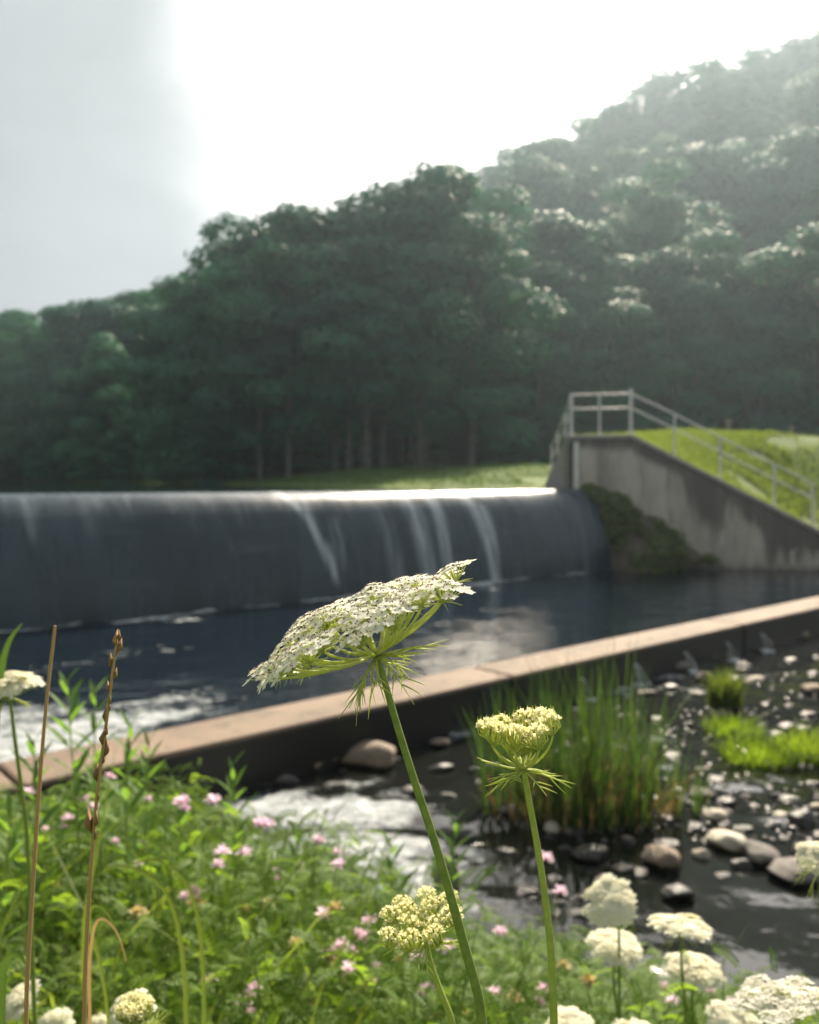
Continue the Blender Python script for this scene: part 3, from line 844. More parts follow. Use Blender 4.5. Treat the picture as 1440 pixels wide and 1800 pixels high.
# two short posts beyond the crest of the embankment
for (px, py0, py1, Y, lab) in ((1281, 738, 775, 27.6, 'short round-capped post on the grass crest, nearer the railing'), (1392, 748, 785, 28.2, 'thin short post on the grass crest near the right edge')):
    b, tp = at(px, py1, Y), at(px, py0, Y)
    t_ = thing('marker_post', b - (0, 0, 0.15), lab, 'post', 'marker posts on the embankment')
    h = tp[2] - b[2] + 0.15; r = 0.06 if px < 1300 else 0.045
    mb = MB(); mb.tube([(0, 0, 0), (0, 0, h * 0.5), (0, 0, h * 0.86)], r, 10); mb.build('shaft', M['post_wood'], t_)
    mb = MB(); mb.tube([(0, 0, h * 0.855), (0, 0, h * 0.93), (0, 0, h * 0.98), (0, 0, h)], [r * 1.5, r * 1.6, r * 1.2, r * 0.4], 12); mb.build('cap', M['post_wood'], t_)

# picnic table on the far lawn
tb = at(752, 847, 36.0); tb[2] = float(H(tb[0], tb[1]))
pt = thing('picnic_table', tb, 'dark wooden picnic table on the far lawn by the wood', 'table', rz=0.35)
M['dark_wood'] = mat_plain('dark_wood', (0.085, 0.065, 0.050), 0.85, (0.05, 0.04, 0.03), 9, 0.3, 0.005)
for k in range(4):
    mb = MB(); mb.box((0, -0.27 + k * 0.18, 0.73), (1.5, 0.165, 0.04)); mb.build('top_plank', M['dark_wood'], pt, False)
for sgn in (-1, 1):
    mb = MB(); mb.box((0, sgn * 0.66, 0.44), (1.5, 0.25, 0.04)); mb.build('bench_plank', M['dark_wood'], pt, False)
    for sx_ in (-0.55, 0.55):
        mb = MB(); mb.tube([(sx_, sgn * 0.62, 0), (sx_, sgn * 0.2, 0.71)], 0.04, 6); mb.build('leg', M['dark_wood'], pt, False)
for sx_ in (-0.61, 0.61):
    mb = MB(); mb.box((sx_, 0, 0.40), (0.04, 1.45, 0.08)); mb.build('cross_beam', M['dark_wood'], pt, False)

# ------------------------------------------------------------------ overgrown rubble at the end of the spillway
def wall_at(px, py):
    uu = np.linspace(-0.2, WL, 900); x = WA[0] + wu[0] * uu; y = WA[1] + wu[1] * uu
    u = float(np.interp(px, 720 + 1500 * x / y, uu)); Yq = WA[1] + wu[1] * u
    return at(px, py, Yq + 0.02)
C0 = np.array([wall_at(1022, 862), wall_at(1085, 874), wall_at(1150, 915), wall_at(1205, 955), wall_at(1260, 992)])
th_ = [0.25, 0.75, 1.2]
C1 = np.array([dam_point(-0.05, *profile(0.35)), dam_point(-0.02, *profile(0.75)), dam_point(0.05, 0.0, WP - 0.05), np.append(onz(1120, 1008, WP)[:2], WP - 0.05), np.append(onz(1215, 1000, WP)[:2], WP - 0.08)])
tk = np.linspace(0, 4, 40); vk = np.linspace(0, 1, 22)
def curve(Cc): return np.stack([np.interp(tk, np.arange(5), Cc[:, q]) for q in range(3)], 1)
W0, W1 = curve(C0), curve(C1)
VKm = vk[None, :, None]
MV = W0[:, None] * (1 - VKm) + W1[:, None] * VKm
bulge = 0.28 * np.sin(vk * PI)[None] * (0.5 + fnoise(tk[:, None] * 1.7 + 0 * vk[None], vk[None] * 3 + 0 * tk[:, None], 81)) * np.interp(tk, [0, 1, 2, 4], [0.2, 0.8, 1, 0.6])[:, None]
MV[..., 2] += bulge; MV[..., 1] -= bulge * 0.6
mnd = thing('vine_thicket', (float(W1[20][0]), float(W1[20][1]), WP - 0.1), 'dark vines and rubble filling the corner between spillway end and wing wall', 'shrub')
ML = np.array(mnd.location)
a_, b_ = 40, 22
i, j = np.meshgrid(np.arange(a_ - 1), np.arange(b_ - 1), indexing='ij')
Fm = np.stack([i * b_ + j, i * b_ + j + 1, (i + 1) * b_ + j + 1, (i + 1) * b_ + j], -1).reshape(-1, 4)
M['rubble'] = mat_plain('rubble', (0.13, 0.11, 0.085), 0.9, (0.06, 0.05, 0.04), 5, 0.8, 0.05)
link('rubble_bank', mk_mesh('rubble_bank', MV.reshape(-1, 3) - ML, [Fm], [M['rubble']]), mnd)
LEAF_V = np.array([[-0.5, 0, 0], [0, -0.30, 0.06], [0.5, 0, 0], [0, 0.30, 0.06]]); LEAF_F = np.array([[0, 1, 2, 3]])
LP = sample_grid(MV[..., 0], MV[..., 1], MV[..., 2], 2600)
LP = LP[(fnoise(LP[:, 0] * 2.2, LP[:, 2] * 2.2, 91) > 0.42)] - ML
n = len(LP)
LP += RNG.normal(0, 0.05, (n, 3)) + np.array([0, -0.06, 0.05])
Nn = np.stack([RNG.normal(0.1, 0.5, n), RNG.normal(-0.6, 0.5, n), RNG.normal(0.7, 0.4, n)], 1)
V, Fl = inst(LEAF_V, LEAF_F, bases(Nn, RNG.uniform(0, 6.3, n)), LP, RNG.uniform(0.09, 0.20, n))
link('foliage', mk_mesh('vine_foliage', V, [Fl], [M['vine']]), mnd)

# ------------------------------------------------------------------ trees
def tree_meshes(seed, low=0.25, lobes=17, per=760, wd=4.3, mat='forest'):
    """A 16 m broad-leaved tree: limbs, and leaf clumps gathered on flattened pads."""
    r = np.random.default_rng(seed)
    C = []; Rr = []
    for k in range(lobes):
        f = low + (0.95 - low) * ((k + 0.5) / lobes) ** 0.9
        prof_ = math.sin(PI * min(1, max(0.0, (f - low * 0.75) / (1.02 - low * 0.75))) ** 0.75) ** 0.65
        ang = k * 2.4 + r.normal(0, 0.35); rad = wd * 1.12 * prof_ * r.uniform(0.35, 0.95)
        C.append([math.cos(ang) * rad, math.sin(ang) * rad, 16 * f + r.normal(0, 0.4)]); Rr.append(r.uniform(1.25, 2.4) * (0.75 + 0.35 * prof_))
    C = np.array(C); Rr = np.array(Rr)
    Pn, Nn, Sz = [], [], []
    for c, q in zip(C, Rr):
        m = int(per * (q / 1.75) ** 2)
        d = r.normal(0, 1, (m, 3)); d /= np.linalg.norm(d, axis=1)[:, None]
        d = d[(d[:, 2] > -0.25) | (r.random(m) < 0.22)]
        m = len(d)
        # uneven pad: radius varies with direction
        lump = 0.78 + 0.45 * fnoise(d[:, 0] * 1.8 + c[0], d[:, 1] * 1.8 + d[:, 2] * 1.5 + c[1], seed)
        rr = q * lump * r.uniform(0.60, 1.06, m)
        Pn.append(c + d * rr[:, None] * np.array([1, 1, 0.55]))
        Nn.append(d * 0.8 + np.array([0, 0, 0.75]) + r.normal(0, 0.38, (m, 3))); Sz.append(r.uniform(0.24, 0.52, m))
    Pn, Nn, Sz = map(np.concatenate, (Pn, Nn, Sz))
    V, Fl = inst(LEAF_V, LEAF_F, bases(Nn, r.uniform(0, 6.3, len(Pn))), Pn, Sz)
    crown = mk_mesh('crown', V, [Fl], [M[mat]])
    mb = MB()
    bend = r.normal(0, 0.25, 2)
    tp = lambda f: np.array([bend[0] * f * f, bend[1] * f * f, 16 * f])
    mb.tube([tp(f) for f in (0, 0.02, 0.15, 0.35, 0.55, 0.75, 0.88)], [0.30, 0.23, 0.19, 0.16, 0.12, 0.07, 0.03], 8)
    for k in range(0, lobes, 2):
        c = C[k]; f = max(0.12, min(0.7, c[2] / 16 - 0.12)); b = tp(f)
        mb.tube([b, b * 0.55 + c * 0.45 + (0, 0, -0.2), c], [0.085, 0.055, 0.02], 5)
    return crown, mb.mesh('trunk', [M['bark']])

KINDS = [tree_meshes(1, 0.10), tree_meshes(2, 0.22, mat='forest2'), tree_meshes(3, 0.32, wd=4.6), tree_meshes(4, 0.14, 19, wd=4.0, mat='forest2'), tree_meshes(5, 0.42, 15, wd=4.8), tree_meshes(6, 0.28, 16, wd=3.7), tree_meshes(7, 0.03, 21, wd=4.4), tree_meshes(8, 0.04, 20, wd=4.0, mat='forest2')]
RIDGE = np.array([(-400, 610), (0, 548), (120, 532), (210, 512), (300, 492), (390, 448), (420, 425), (465, 392), (530, 347), (600, 352), (645, 352), (700, 320), (770, 276), (832, 312), (885, 262), (950, 245), (1010, 226), (1060, 190), (1110, 155), (1160, 126), (1230, 112), (1300, 108), (1350, 78), (1440, 50), (1800, -40)], float)
def ridge(px): return np.interp(px, RIDGE[:, 0], RIDGE[:, 1])
spots = []
def canopy_room(px, Y):
    X = (px - 720) / 1500 * Y
    return X, CAMZ + (845 - float(ridge(px))) / 1500 * Y - float(H(X, Y))
def free(X, Y, dmin):
    return all((X - q[0]) ** 2 + (Y - q[1]) ** 2 > dmin ** 2 for q in spots)
# skyline trees: found along each sight line where the hill leaves room for a full-grown tree
px = -130.0
while px < 1570:
    want = random.uniform(13.5, 18.5)
    Ys = np.linspace(44, 150, 320)
    room = np.array([canopy_room(px, Yq)[1] for Yq in Ys])
    okm = np.array([Yq > shoreY((px - 720) / 1500 * Yq) + 3.5 for Yq in Ys])
    cand = [k for k in range(len(Ys)) if okm[k] and Ys[k] > np.interp((px - 720) / 1500, A_, HY0) - 1]
    if cand:
        k = min(cand, key=lambda q: abs(room[q] - want) + 0.02 * abs(Ys[q] - 88))
        X, rm = canopy_room(px, Ys[k])
        if rm > 8: spots.append((X, Ys[k], min(rm, 21.0), 'ridge'))
    px += random.uniform(30, 46)
# lower companions that close the gaps under the skyline crowns
for (X, Yq, hgt, kd) in list(spots):
    for sgn in (-1, 1):
        X2, Y2_ = X + sgn * random.uniform(1.2, 2.6), Yq - random.uniform(2.0, 5.0)
        p2 = 720 + 1500 * X2 / Y2_; rm = canopy_room(p2, Y2_)[1]
        if Y2_ > shoreY(X2) + 2.5 and rm > 7: spots.append((X2, Y2_, min(hgt * random.uniform(0.62, 0.85), rm * 0.92), 'wood'))
# front and filling rows
for rowk, dY in enumerate((0, 7, 14, 21, 29, 37, 46)):
    px = -130.0
    while px < 1570:
        a = (px - 720) / 1500
        Yq = float(np.interp(a, A_, HY0)) + dY + random.uniform(-1.8, 2.5)
        X, rm = canopy_room(px, Yq)
        if Yq > shoreY(X) + 2.5 and rm > 9 and free(X, Yq, 3.6):
            hgt = min(random.uniform(12.5, 18.5), rm * random.uniform(0.86, 0.97))
            spots.append((X, Yq, hgt, 'front' if rowk == 0 else 'wood'))
        px += 1500 * random.uniform(4.3, 6.0) / Yq
def zone(p):
    return ', ' + ('at the far left' if p < 160 else 'left of the bare trunks' if p < 425 else 'above the bare trunks' if p < 620 else 'above the far lawn' if p < 960 else 'above the railing' if p < 1200 else 'at the far right')
lab = {'ridge': ('leafy tree on the skyline of the hill', 'trees on the skyline of the hill'),
       'front': ('leafy tree in the front row of the wood', 'trees at the foot of the wood'),
       'wood': ('leafy tree in the middle of the wooded hillside', 'trees on the wooded hillside')}
ORD = ['first', 'second', 'third', 'fourth', 'fifth', 'sixth', 'seventh', 'eighth', 'ninth', 'tenth', 'eleventh', 'twelfth', 'thirteenth', 'fourteenth', 'fifteenth', 'sixteenth']
order_ = {}
for q in sorted(spots, key=lambda q: q[0] / q[1]):
    p = 720 + 1500 * q[0] / q[1]
    if q[3] != 'wood' and -10 < p < 1450: order_.setdefault((q[3], zone(p)), []).append(q)
def tree_label(q, p):
    L_ = order_.get((q[3], zone(p)), [])
    if q in L_ and len(L_) > 1 and L_.index(q) < len(ORD):
        return f"{ORD[L_.index(q)]} tree from the left {'on the skyline' if q[3] == 'ridge' else 'in the front row of the wood'}" + zone(p)
    if not -10 < p < 1450: return lab[q[3]][0] + (', just past the left edge' if p < 720 else ', just past the right edge')
    if q[3] == 'wood':
        g_ = float(H(q[0], q[1]))
        return f"leafy tree {'low on' if g_ < 4 else 'a third of the way up' if g_ < 11 else 'halfway up' if g_ < 22 else 'high on'} the wooded hillside" + zone(p)
    return lab[q[3]][0] + zone(p)
for (X, Yq, hgt, kind) in spots:
    pxq = 720 + 1500 * X / Yq
    if kind == 'front':
        k = random.choice((4, 4, 2)) if 425 < pxq < 620 else random.choice((6, 7, 0, 6) if pxq < 425 else (0, 3, 0, 1, 7))
    elif pxq < 425: k = random.choice((0, 6, 7, 3))
    else: k = random.randrange(6)
    t_ = thing('broadleaf_tree', (X, Yq, float(H(X, Yq)) - 0.1), tree_label((X, Yq, hgt, kind), pxq), 'tree', lab[kind][1], rz=random.uniform(0, 6.28))
    sc = hgt / 15.9
    wsc = sc * random.uniform(0.92, 1.18)
    t_.scale = (wsc, wsc, sc)
    link('crown', KINDS[k][0], t_); link('trunk', KINDS[k][1], t_)
print('trees', len(spots))
# undergrowth along the edge of the wood
px = -200.0; nsh = 0
while px < 1650:
    a = (px - 720) / 1500
    Yq = float(np.interp(a, A_, HY0)) - random.uniform(0.5, 3.0) if px > 430 else 0
    if px <= 430:
        Ys = np.linspace(30, 140, 500); okk = Ys[Ys > shoreY(a * Ys) + 1.2]; Yq = float(okk[0]) + random.uniform(0, 1.5)
    X = a * Yq
    hgt = random.uniform(2.6, 5.0) if px < 430 else random.uniform(1.6, 3.4)
    if not (430 < px < 560):
        t_ = thing('shrub', (X, Yq, float(H(X, Yq)) - 0.25), 'low leafy shrub at the edge of the wood' + zone(px), 'shrub', 'undergrowth at the edge of the wood', rz=random.uniform(0, 6.28))
        sc = hgt / 15.9; t_.scale = (sc * 1.9, sc * 1.9, sc)
        k = random.choice((6, 7)); link('crown', KINDS[k][0], t_); link('trunk', KINDS[k][1], t_); nsh += 1
    px += 1500 * random.uniform(2.4, 3.6) / Yq
print('shrubs', nsh)

# ------------------------------------------------------------------ haze
hz = MB(); hz.box((0, 140, 45.0), (540, 372, 100.0))
m, n, l, out = nmat('haze_air')
pv = n.new('ShaderNodeVolumePrincipled')
pv.inputs['Color'].default_value = (0.70, 0.86, 1.0, 1)
pv.inputs['Density'].default_value = 0.0006
pv.inputs['Anisotropy'].default_value = 0.66
l.new(pv.outputs[0], out.inputs['Volume'])
HAZE = hz.build('haze', m, None, False)
tag(HAZE, 'thin pale summer haze over lake and wood', 'haze', kind='stuff')

# ------------------------------------------------------------------ stones in the stream
def rock_mesh(seed, flat=0.6):
    bm = bmesh.new(); bmesh.ops.create_icosphere(bm, subdivisions=3, radius=0.5)
    r = random.Random(seed); ph = [r.uniform(0, 9) for _ in range(6)]
    cuts = [(Vector((r.gauss(0, 1), r.gauss(0, 1), r.gauss(0, 0.7))).normalized(), r.uniform(0.27, 0.42)) for _ in range(7)]
    for v in bm.verts:
        c = v.co.copy()
        for nn, dd in cuts:                       # planed faces, as on broken stone
            e = c.dot(nn) - dd
            if e > 0: c -= nn * e * 0.85
        k = 1 + 0.10 * math.sin(c.x * 7 + ph[0]) * math.cos(c.y * 6 + ph[1]) + 0.05 * math.sin(c.z * 15 + ph[2] + c.x * 9)
        c *= k; c.z *= flat
        v.co = c
    me = bpy.data.meshes.new('stone'); bm.to_mesh(me); bm.free()
    for p in me.polygons: p.use_smooth = True
    return me
ROCKS = [rock_mesh(k, f) for k, f in enumerate((0.55, 0.65, 0.5, 0.75, 0.6, 0.45))]
RK = {}
def stone(X, Y, z, sx_, sy_, sz_, tone, label, group=None, rz=None, tilt=0.0):
    k = random.randrange(len(ROCKS))
    if (k, tone) not in RK:
        me = ROCKS[k].copy(); me.materials.clear(); me.materials.append(M['rock_' + tone]); RK[(k, tone)] = me
    o = link('stone', RK[(k, tone)], None, (X, Y, z))
    o.scale = (sx_, sy_, sz_); o.rotation_euler = (random.uniform(-0.15, 0.15), tilt, random.uniform(-0.4, 0.4) if rz is None else rz)
    return tag(o, label, 'stone', group)
BIG = [(1285, 1478, 76, 42, 'white', 'pale cream rounded stone alone in the dark water', 0.25), (1170, 1508, 72, 58, 'tan', 'tan pointed stone tilted in the dark water', 0.45),
       (1262, 1434, 52, 26, 'white', 'small pale stone just above the cream rounded stone', 0.1), (1345, 1503, 78, 46, 'gray', 'grey stone at the left end of the cluster near the right edge', 0.3),
       (1408, 1532, 100, 54, 'gray', 'largest grey stone of the cluster at the right edge of the stream', 0.2), (1432, 1500, 60, 36, 'gray', 'grey stone at the back of the right edge cluster', 0.1),
       (545, 1337, 92, 36, 'tan', 'flat tan stone in the dark shade under the sill, beside the rapids', -0.15), (650, 1328, 100, 48, 'tan', 'long tan boulder under the sill, right of the flat tan stone', -0.3),
       (565, 1318, 40, 28, 'tan', 'small reddish stone perched behind the flat tan stone', 0.1), (822, 1260, 76, 26, 'tan', 'flat pinkish stone at the foot of the sill behind the reeds', 0.0),
       (775, 1306, 44, 20, 'tan', 'small tan stone just below the flat pinkish stone', 0.1), (724, 1392, 44, 20, 'gray', 'small stone at the head of the white rapids', 0.0),
       (440, 1362, 52, 22, 'tan', 'tan stone at the left of the sill shadow by the bank', 0.0), (785, 1545, 50, 78, 'gray', 'upright grey stone standing in the white rapids', 0.1),
       (1182, 1167, 66, 42, 'gray', 'rounded grey-brown boulder below the water spouts', 0.0), (1240, 1190, 34, 28, 'tan', 'pale tan stone right of the rounded boulder', 0.0),
       (1330, 1128, 60, 30, 'tan', 'broad tan stone under the right end of the sill', 0.0), (1398, 1112, 60, 28, 'tan', 'tan stone close under the sill at the right edge', 0.0),
       (1265, 1150, 50, 26, 'tan', 'tan stone in the row under the sill, left of the broad one', 0.0), (1432, 1210, 44, 24, 'tan', 'tan stone at the right edge above the lime tussocks', 0.0),
       (1330, 1195, 38, 18, 'white', 'small pale stone behind the lime tussocks', 0.0), (900, 1430, 40, 22, 'gray', 'grey stone at the left foot of the reeds', 0.1),
       (975, 1458, 34, 22, 'white', 'small whitish stone in front of the reeds', 0.0), (1195, 1570, 60, 40, 'dark', 'dark wet stone below the tan pointed stone', 0.2),
       (1040, 1500, 70, 34, 'dark', 'broad dark wet stone in the still water before the reeds', 0.1), (1420, 1440, 60, 30, 'dark', 'dark wet stone behind the right edge cluster', 0.0),
       (860, 1270, 40, 24, 'dark', 'dark wet stone at the foot of the sill left of the reeds', 0.0), (700, 1290, 60, 36, 'dark', 'dark wet boulder in the shade of the sill', 0.0)]
for (px, py, wpx, hpx, tone, lb, tl) in BIG:
    p = onz(px, py + hpx * 0.35, WS)
    k = p[1] / 1500
    stone(p[0], p[1] + 0.05, WS + hpx * k * 0.18, wpx * k * 1.12, wpx * k * 0.9, hpx * k * 1.65, tone, lb, 'larger stones in the stream', tilt=tl)
occ = [(b[0], b[1]) for b in BIG]
n_s = 0
for k in range(900):
    px = random.uniform(480, 1470); py = random.uniform(1110, 1620)
    line = 1340 - 0.2 * px + 75                       # foot of the sill as seen
    dens = 0.9 if px > 1120 and py < 1460 else 0.35 if px > 830 else 0.35 if py < 1400 else 0.0
    if py < line + 15 or random.random() > dens: continue
    if px < 860 and py > 1400: continue
    if 1080 < px and py > 1540: continue
    if any(abs(px - a) < 30 and abs(py - b) < 18 for a, b in occ): continue
    if any(abs(px - a) < 16 and abs(py - b) < 9 for a, b in occ[len(BIG):]): continue
    occ.append((px, py))
    p = onz(px, py, WS); sz_ = random.uniform(0.07, 0.20) * (1.25 if py < 1230 else 0.9)
    tone = random.choices(('tan', 'gray', 'dark', 'white'), (2, 2, 9, 0.5) if py > 1230 else (5, 3, 4, 0.6))[0]
    nm = {'tan': ('small tan stone breaking the shallow stream', 'small tan stones'), 'gray': ('small grey stone breaking the shallow stream', 'small grey stones'),
          'dark': ('small dark wet stone glistening in the stream', 'small dark wet stones'), 'white': ('small pale stone in the shallow stream', 'small pale stones')}[tone]
    stone(p[0], p[1], WS + sz_ * random.uniform(-0.14, 0.10), sz_ * random.uniform(0.9, 1.6), sz_ * random.uniform(0.8, 1.2), sz_ * random.uniform(0.6, 1.1), tone, nm[0], nm[1])
    n_s += 1
    if n_s > 120: break
print('small stones', n_s)
# pebbles nobody could count, on the shallow gravel
bm = bmesh.new(); bmesh.ops.create_icosphere(bm, subdivisions=1, radius=0.5)
PV = np.array([v.co[:] for v in bm.verts]); PF = np.array([[v.index for v in f.verts] for f in bm.faces]); bm.free()
PV[:, 2] *= 0.6
n = 900
pq = np.array([onz(RNG.uniform(960, 1500), RNG.uniform(1130, 1480), WS) for _ in range(n)])
ok = (st(pq[:, 0], pq[:, 1])[1] > 6.9) & (fnoise(pq[:, 0] * 1.1, pq[:, 1] * 1.1, 44) > 0.42)
pq = pq[ok]; n = len(pq)
pq[:, 2] = WS + RNG.uniform(-0.03, 0.012, n)
V, Fp_ = inst(PV, PF, bases(np.stack([RNG.normal(0, 0.3, n), RNG.normal(0, 0.3, n), np.ones(n)], 1), RNG.uniform(0, 6.3, n)), pq, RNG.uniform(0.03, 0.085, n))
tag(link('pebbles', mk_mesh('pebbles', V, [Fp_], [M['rock_dark']])), 'wet pebbles showing through the riffles', 'pebbles', kind='stuff')

# ------------------------------------------------------------------ small spouts through the sill
def mat_spout():
    m, n, l, out = nmat('spout_water')
    f = noise(n, l, 30, 4, 0.6)
    p = principled(n, l, out, mixc(n, l, ramp(n, l, f, 0.3, 0.7), (0.80, 0.83, 0.85), (0.55, 0.60, 0.63)), 0.25, bump(n, l, f, 0.5, 0.02), 0.5, 1.33)
    return m
M['spout'] = mat_spout()
fe0 = e0 + nd * 0.63
def sill_front(px):
    uu = np.linspace(0, np.linalg.norm(e1 - e0) + 2, 1500); q = fe0[None] + ud[None] * uu[:, None]
    u = float(np.interp(px, 720 + 1500 * q[:, 0] / q[:, 1], uu)); return fe0 + ud * u
for k, (px, wd, lb) in enumerate((
                                  (1022, 0.05, 'white water spout behind the top of the reeds'), (1118, 0.10, 'broad white water spout falling from the sill right of the reeds'),
                                  (1204, 0.07, 'slanting water spout above the rounded boulder'), (1278, 0.06, 'water spout from the sill, second from the right'), (1338, 0.06, 'water spout nearest the right edge of the sill'))):
    q = sill_front(px)
    wd *= 0.38
    t_ = thing('water_spout', (q[0], q[1], WS), lb, 'water spout', 'water spouts along the sill')
    r = np.random.default_rng(40 + k); mb = MB()
    for q in range(6):                                    # loose strands that clear the lip and spread as they fall
        o1 = r.normal(0, wd * 0.35); o2 = o1 * r.uniform(1.2, 2.6); fw = r.uniform(0.06, 0.24); P = []
        for f in np.linspace(0, 1, 8):
            sd_ = o1 + (o2 - o1) * f + 0.004 * math.sin(7 * f + q)
            P.append((ud[0] * sd_ + nd[0] * (-0.02 + fw * f ** 0.8), ud[1] * sd_ + nd[1] * (-0.02 + fw * f ** 0.8), (SZ - WS - 0.18) * (1 - f ** 1.7) - 0.01))
        mb.tube(P, [wd * 0.10 * (0.7 + 0.6 * r.random()) for f in range(8)], 6)
    mb.build('jet', M['spout'], t_)
    mb = MB(); r = np.random.default_rng(k)
    c = np.array(P[-1]) + (0, 0, 0.03)
    Pq = c + r.normal(0, 1, (40, 3)) * (wd * 1.6, wd * 1.6, wd * 0.5)
    V, Fq = inst(PV, PF, bases(r.normal(0, 1, (40, 3)), r.uniform(0, 6, 40)), Pq, r.uniform(0.01, 0.05, 40))
    mb.add(V, Fq); tag(mb.build('splash', M['spout'], t_), kind='stuff')

# ------------------------------------------------------------------ reeds, tussocks
def blade_clump(nb, h0, h1, wd, rad, lean, seed, segs=5, droop=0.25):
    r = np.random.default_rng(seed); mb = MB()
    for k in range(nb):
        ang = r.uniform(0, 6.28); q = rad * math.sqrt(r.random())
        b = np.array([math.cos(ang) * q, math.sin(ang) * q, 0]); hh = r.uniform(h0, h1) * (1 - 0.25 * q / max(rad, 1e-6))
        da = ang + r.normal(0, 0.8); ln = abs(r.normal(0, lean)) * hh
        d = np.array([math.cos(da), math.sin(da), 0]); sd = np.array([-d[1], d[0], 0])
        tw = r.uniform(-0.9, 0.9); sd = sd * math.cos(tw) + d * math.sin(tw)
        V = []
        for s_ in range(segs + 1):
            f = s_ / segs
            p = b + d * ln * f ** 1.8 + np.array([0, 0, hh * (f - droop * lean * f ** 3)])
            wv = wd * (1 - f ** 2.2) * (0.7 + 0.3 * min(1, f * 4)) * 0.5 + 0.0006
            V += [p - sd * wv, p + sd * wv]
        mb.add(V, [[2 * s_, 2 * s_ + 1, 2 * s_ + 3, 2 * s_ + 2] for s_ in range(segs)])
    return mb
for k, (px, py, hh, nb, rad, lb) in enumerate(((900, 1425, 1.05, 70, 0.20, 'leftmost clump of tall green reeds in the stream'), (955, 1432, 1.15, 110, 0.24, 'reed clump right behind the small cupped flower'),
                                               (1015, 1440, 1.42, 130, 0.26, 'tallest clump of dark green reeds, right of the cupped flower'), (1075, 1432, 1.38, 120, 0.25, 'tall dense reed clump in the middle of the reed bed, its tips over the sill'),
                                               (1130, 1425, 1.0, 70, 0.22, 'thinner reed clump toward the right of the reed bed'), (1185, 1418, 0.72, 45, 0.2, 'short sparse reed clump at the right end of the reed bed'))):
    p = onz(px, py, WS)
    t_ = thing('reed_clump', (p[0], p[1], WS - 0.12), lb, 'reeds', 'reed clumps in the stream')
    blade_clump(nb, hh * 0.55, hh * 1.28, 0.013, rad * 1.25, 0.2, 60 + k).build('blades', M['reed'], t_)
    blade_clump(nb // 2, hh * 0.25, hh * 0.75, 0.011, rad * 1.2, 0.35, 160 + k).build('dead_blades', M['straw'], t_)
for k, (px, py, wpx, hpx, mt, lb) in enumerate(((1300, 1300, 120, 62, 'lime', 'darker round lime tussock, left of the two bright ones'), (1350, 1348, 150, 78, 'lime', 'bright yellow-green grass tussock at the front of the gravel bar'),
                                                (1432, 1342, 130, 95, 'lime', 'tallest bright yellow-green tussock at the right edge of the stream'), (1266, 1375, 36, 26, 'lime', 'tiny sprig of bright grass at the waterline left of the tussocks'),
                                                (1280, 1245, 66, 92, 'olive', 'tall olive grass tuft behind the lime tussocks'))):
    p = onz(px, py, WS); kk = p[1] / 1500
    t_ = thing('grass_tussock', (p[0], p[1] + wpx * kk * 0.25, WS - 0.05), lb, 'grass tuft', 'grass tussocks on the gravel bar')
    rad = wpx * kk * 0.42
    nb = 420 if wpx > 60 else 60
    blade_clump(nb, hpx * kk * 0.6, hpx * kk * 1.15, 0.012, rad, 0.45 if mt == 'lime' else 0.2, 80 + k, 4, 0.7).build('blades', M[mt], t_)

# ------------------------------------------------------------------ near bank: vetch, leafy shoots
VEG = np.array([(-300, 1300), (0, 1392), (60, 1388), (120, 1376), (240, 1352), (290, 1372), (340, 1410), (420, 1425), (520, 1448), (600, 1490), (660, 1545), (740, 1600), (850, 1610), (960, 1640), (1080, 1690), (1180, 1725), (1300, 1735), (1440, 1735), (1900, 1760)], float)
def vegline(px): return np.interp(px, VEG[:, 0], VEG[:, 1])
def pinnate():
    V, Fq = [], []
    n_l = 8; L = 0.075
    def rach(f): return np.array([L * f, 0, 0.012 * math.sin(f * 2.2) - 0.018 * f * f])
    for k in range(n_l):
        f = 0.15 + 0.8 * k / (n_l - 1); b = rach(f)
        ln = 0.0165 * (1 - 0.35 * abs(f - 0.5)); wd = 0.0042
        for sgn in (-1, 1):
            d = np.array([0.30, sgn * 0.92, -0.12]); sd = np.array([0.92, -sgn * 0.30, 0]); n0 = len(V)
            V += [b, b + d * ln * 0.5 - sd * wd, b + d * ln, b + d * ln * 0.5 + sd * wd]; Fq.append([n0, n0 + 1, n0 + 2, n0 + 3])
    b = rach(1.0); n0 = len(V)
    V += [b, b + (0.007, -0.004, 0), b + (0.015, 0, 0), b + (0.007, 0.004, 0)]; Fq.append([n0, n0 + 1, n0 + 2, n0 + 3])
    n0 = len(V)
    V += [(0, -0.0007, 0), (0, 0.0007, 0), rach(0.5) + (0, 0.0006, 0), rach(0.5) - (0, 0.0006, 0), rach(1) + (0, 0.0004, 0), rach(1) - (0, 0.0004, 0)]
    Fq += [[n0, n0 + 1, n0 + 2, n0 + 3], [n0 + 3, n0 + 2, n0 + 4, n0 + 5]]
    return np.array(V), np.array(Fq)
PIN_V, PIN_F = pinnate()
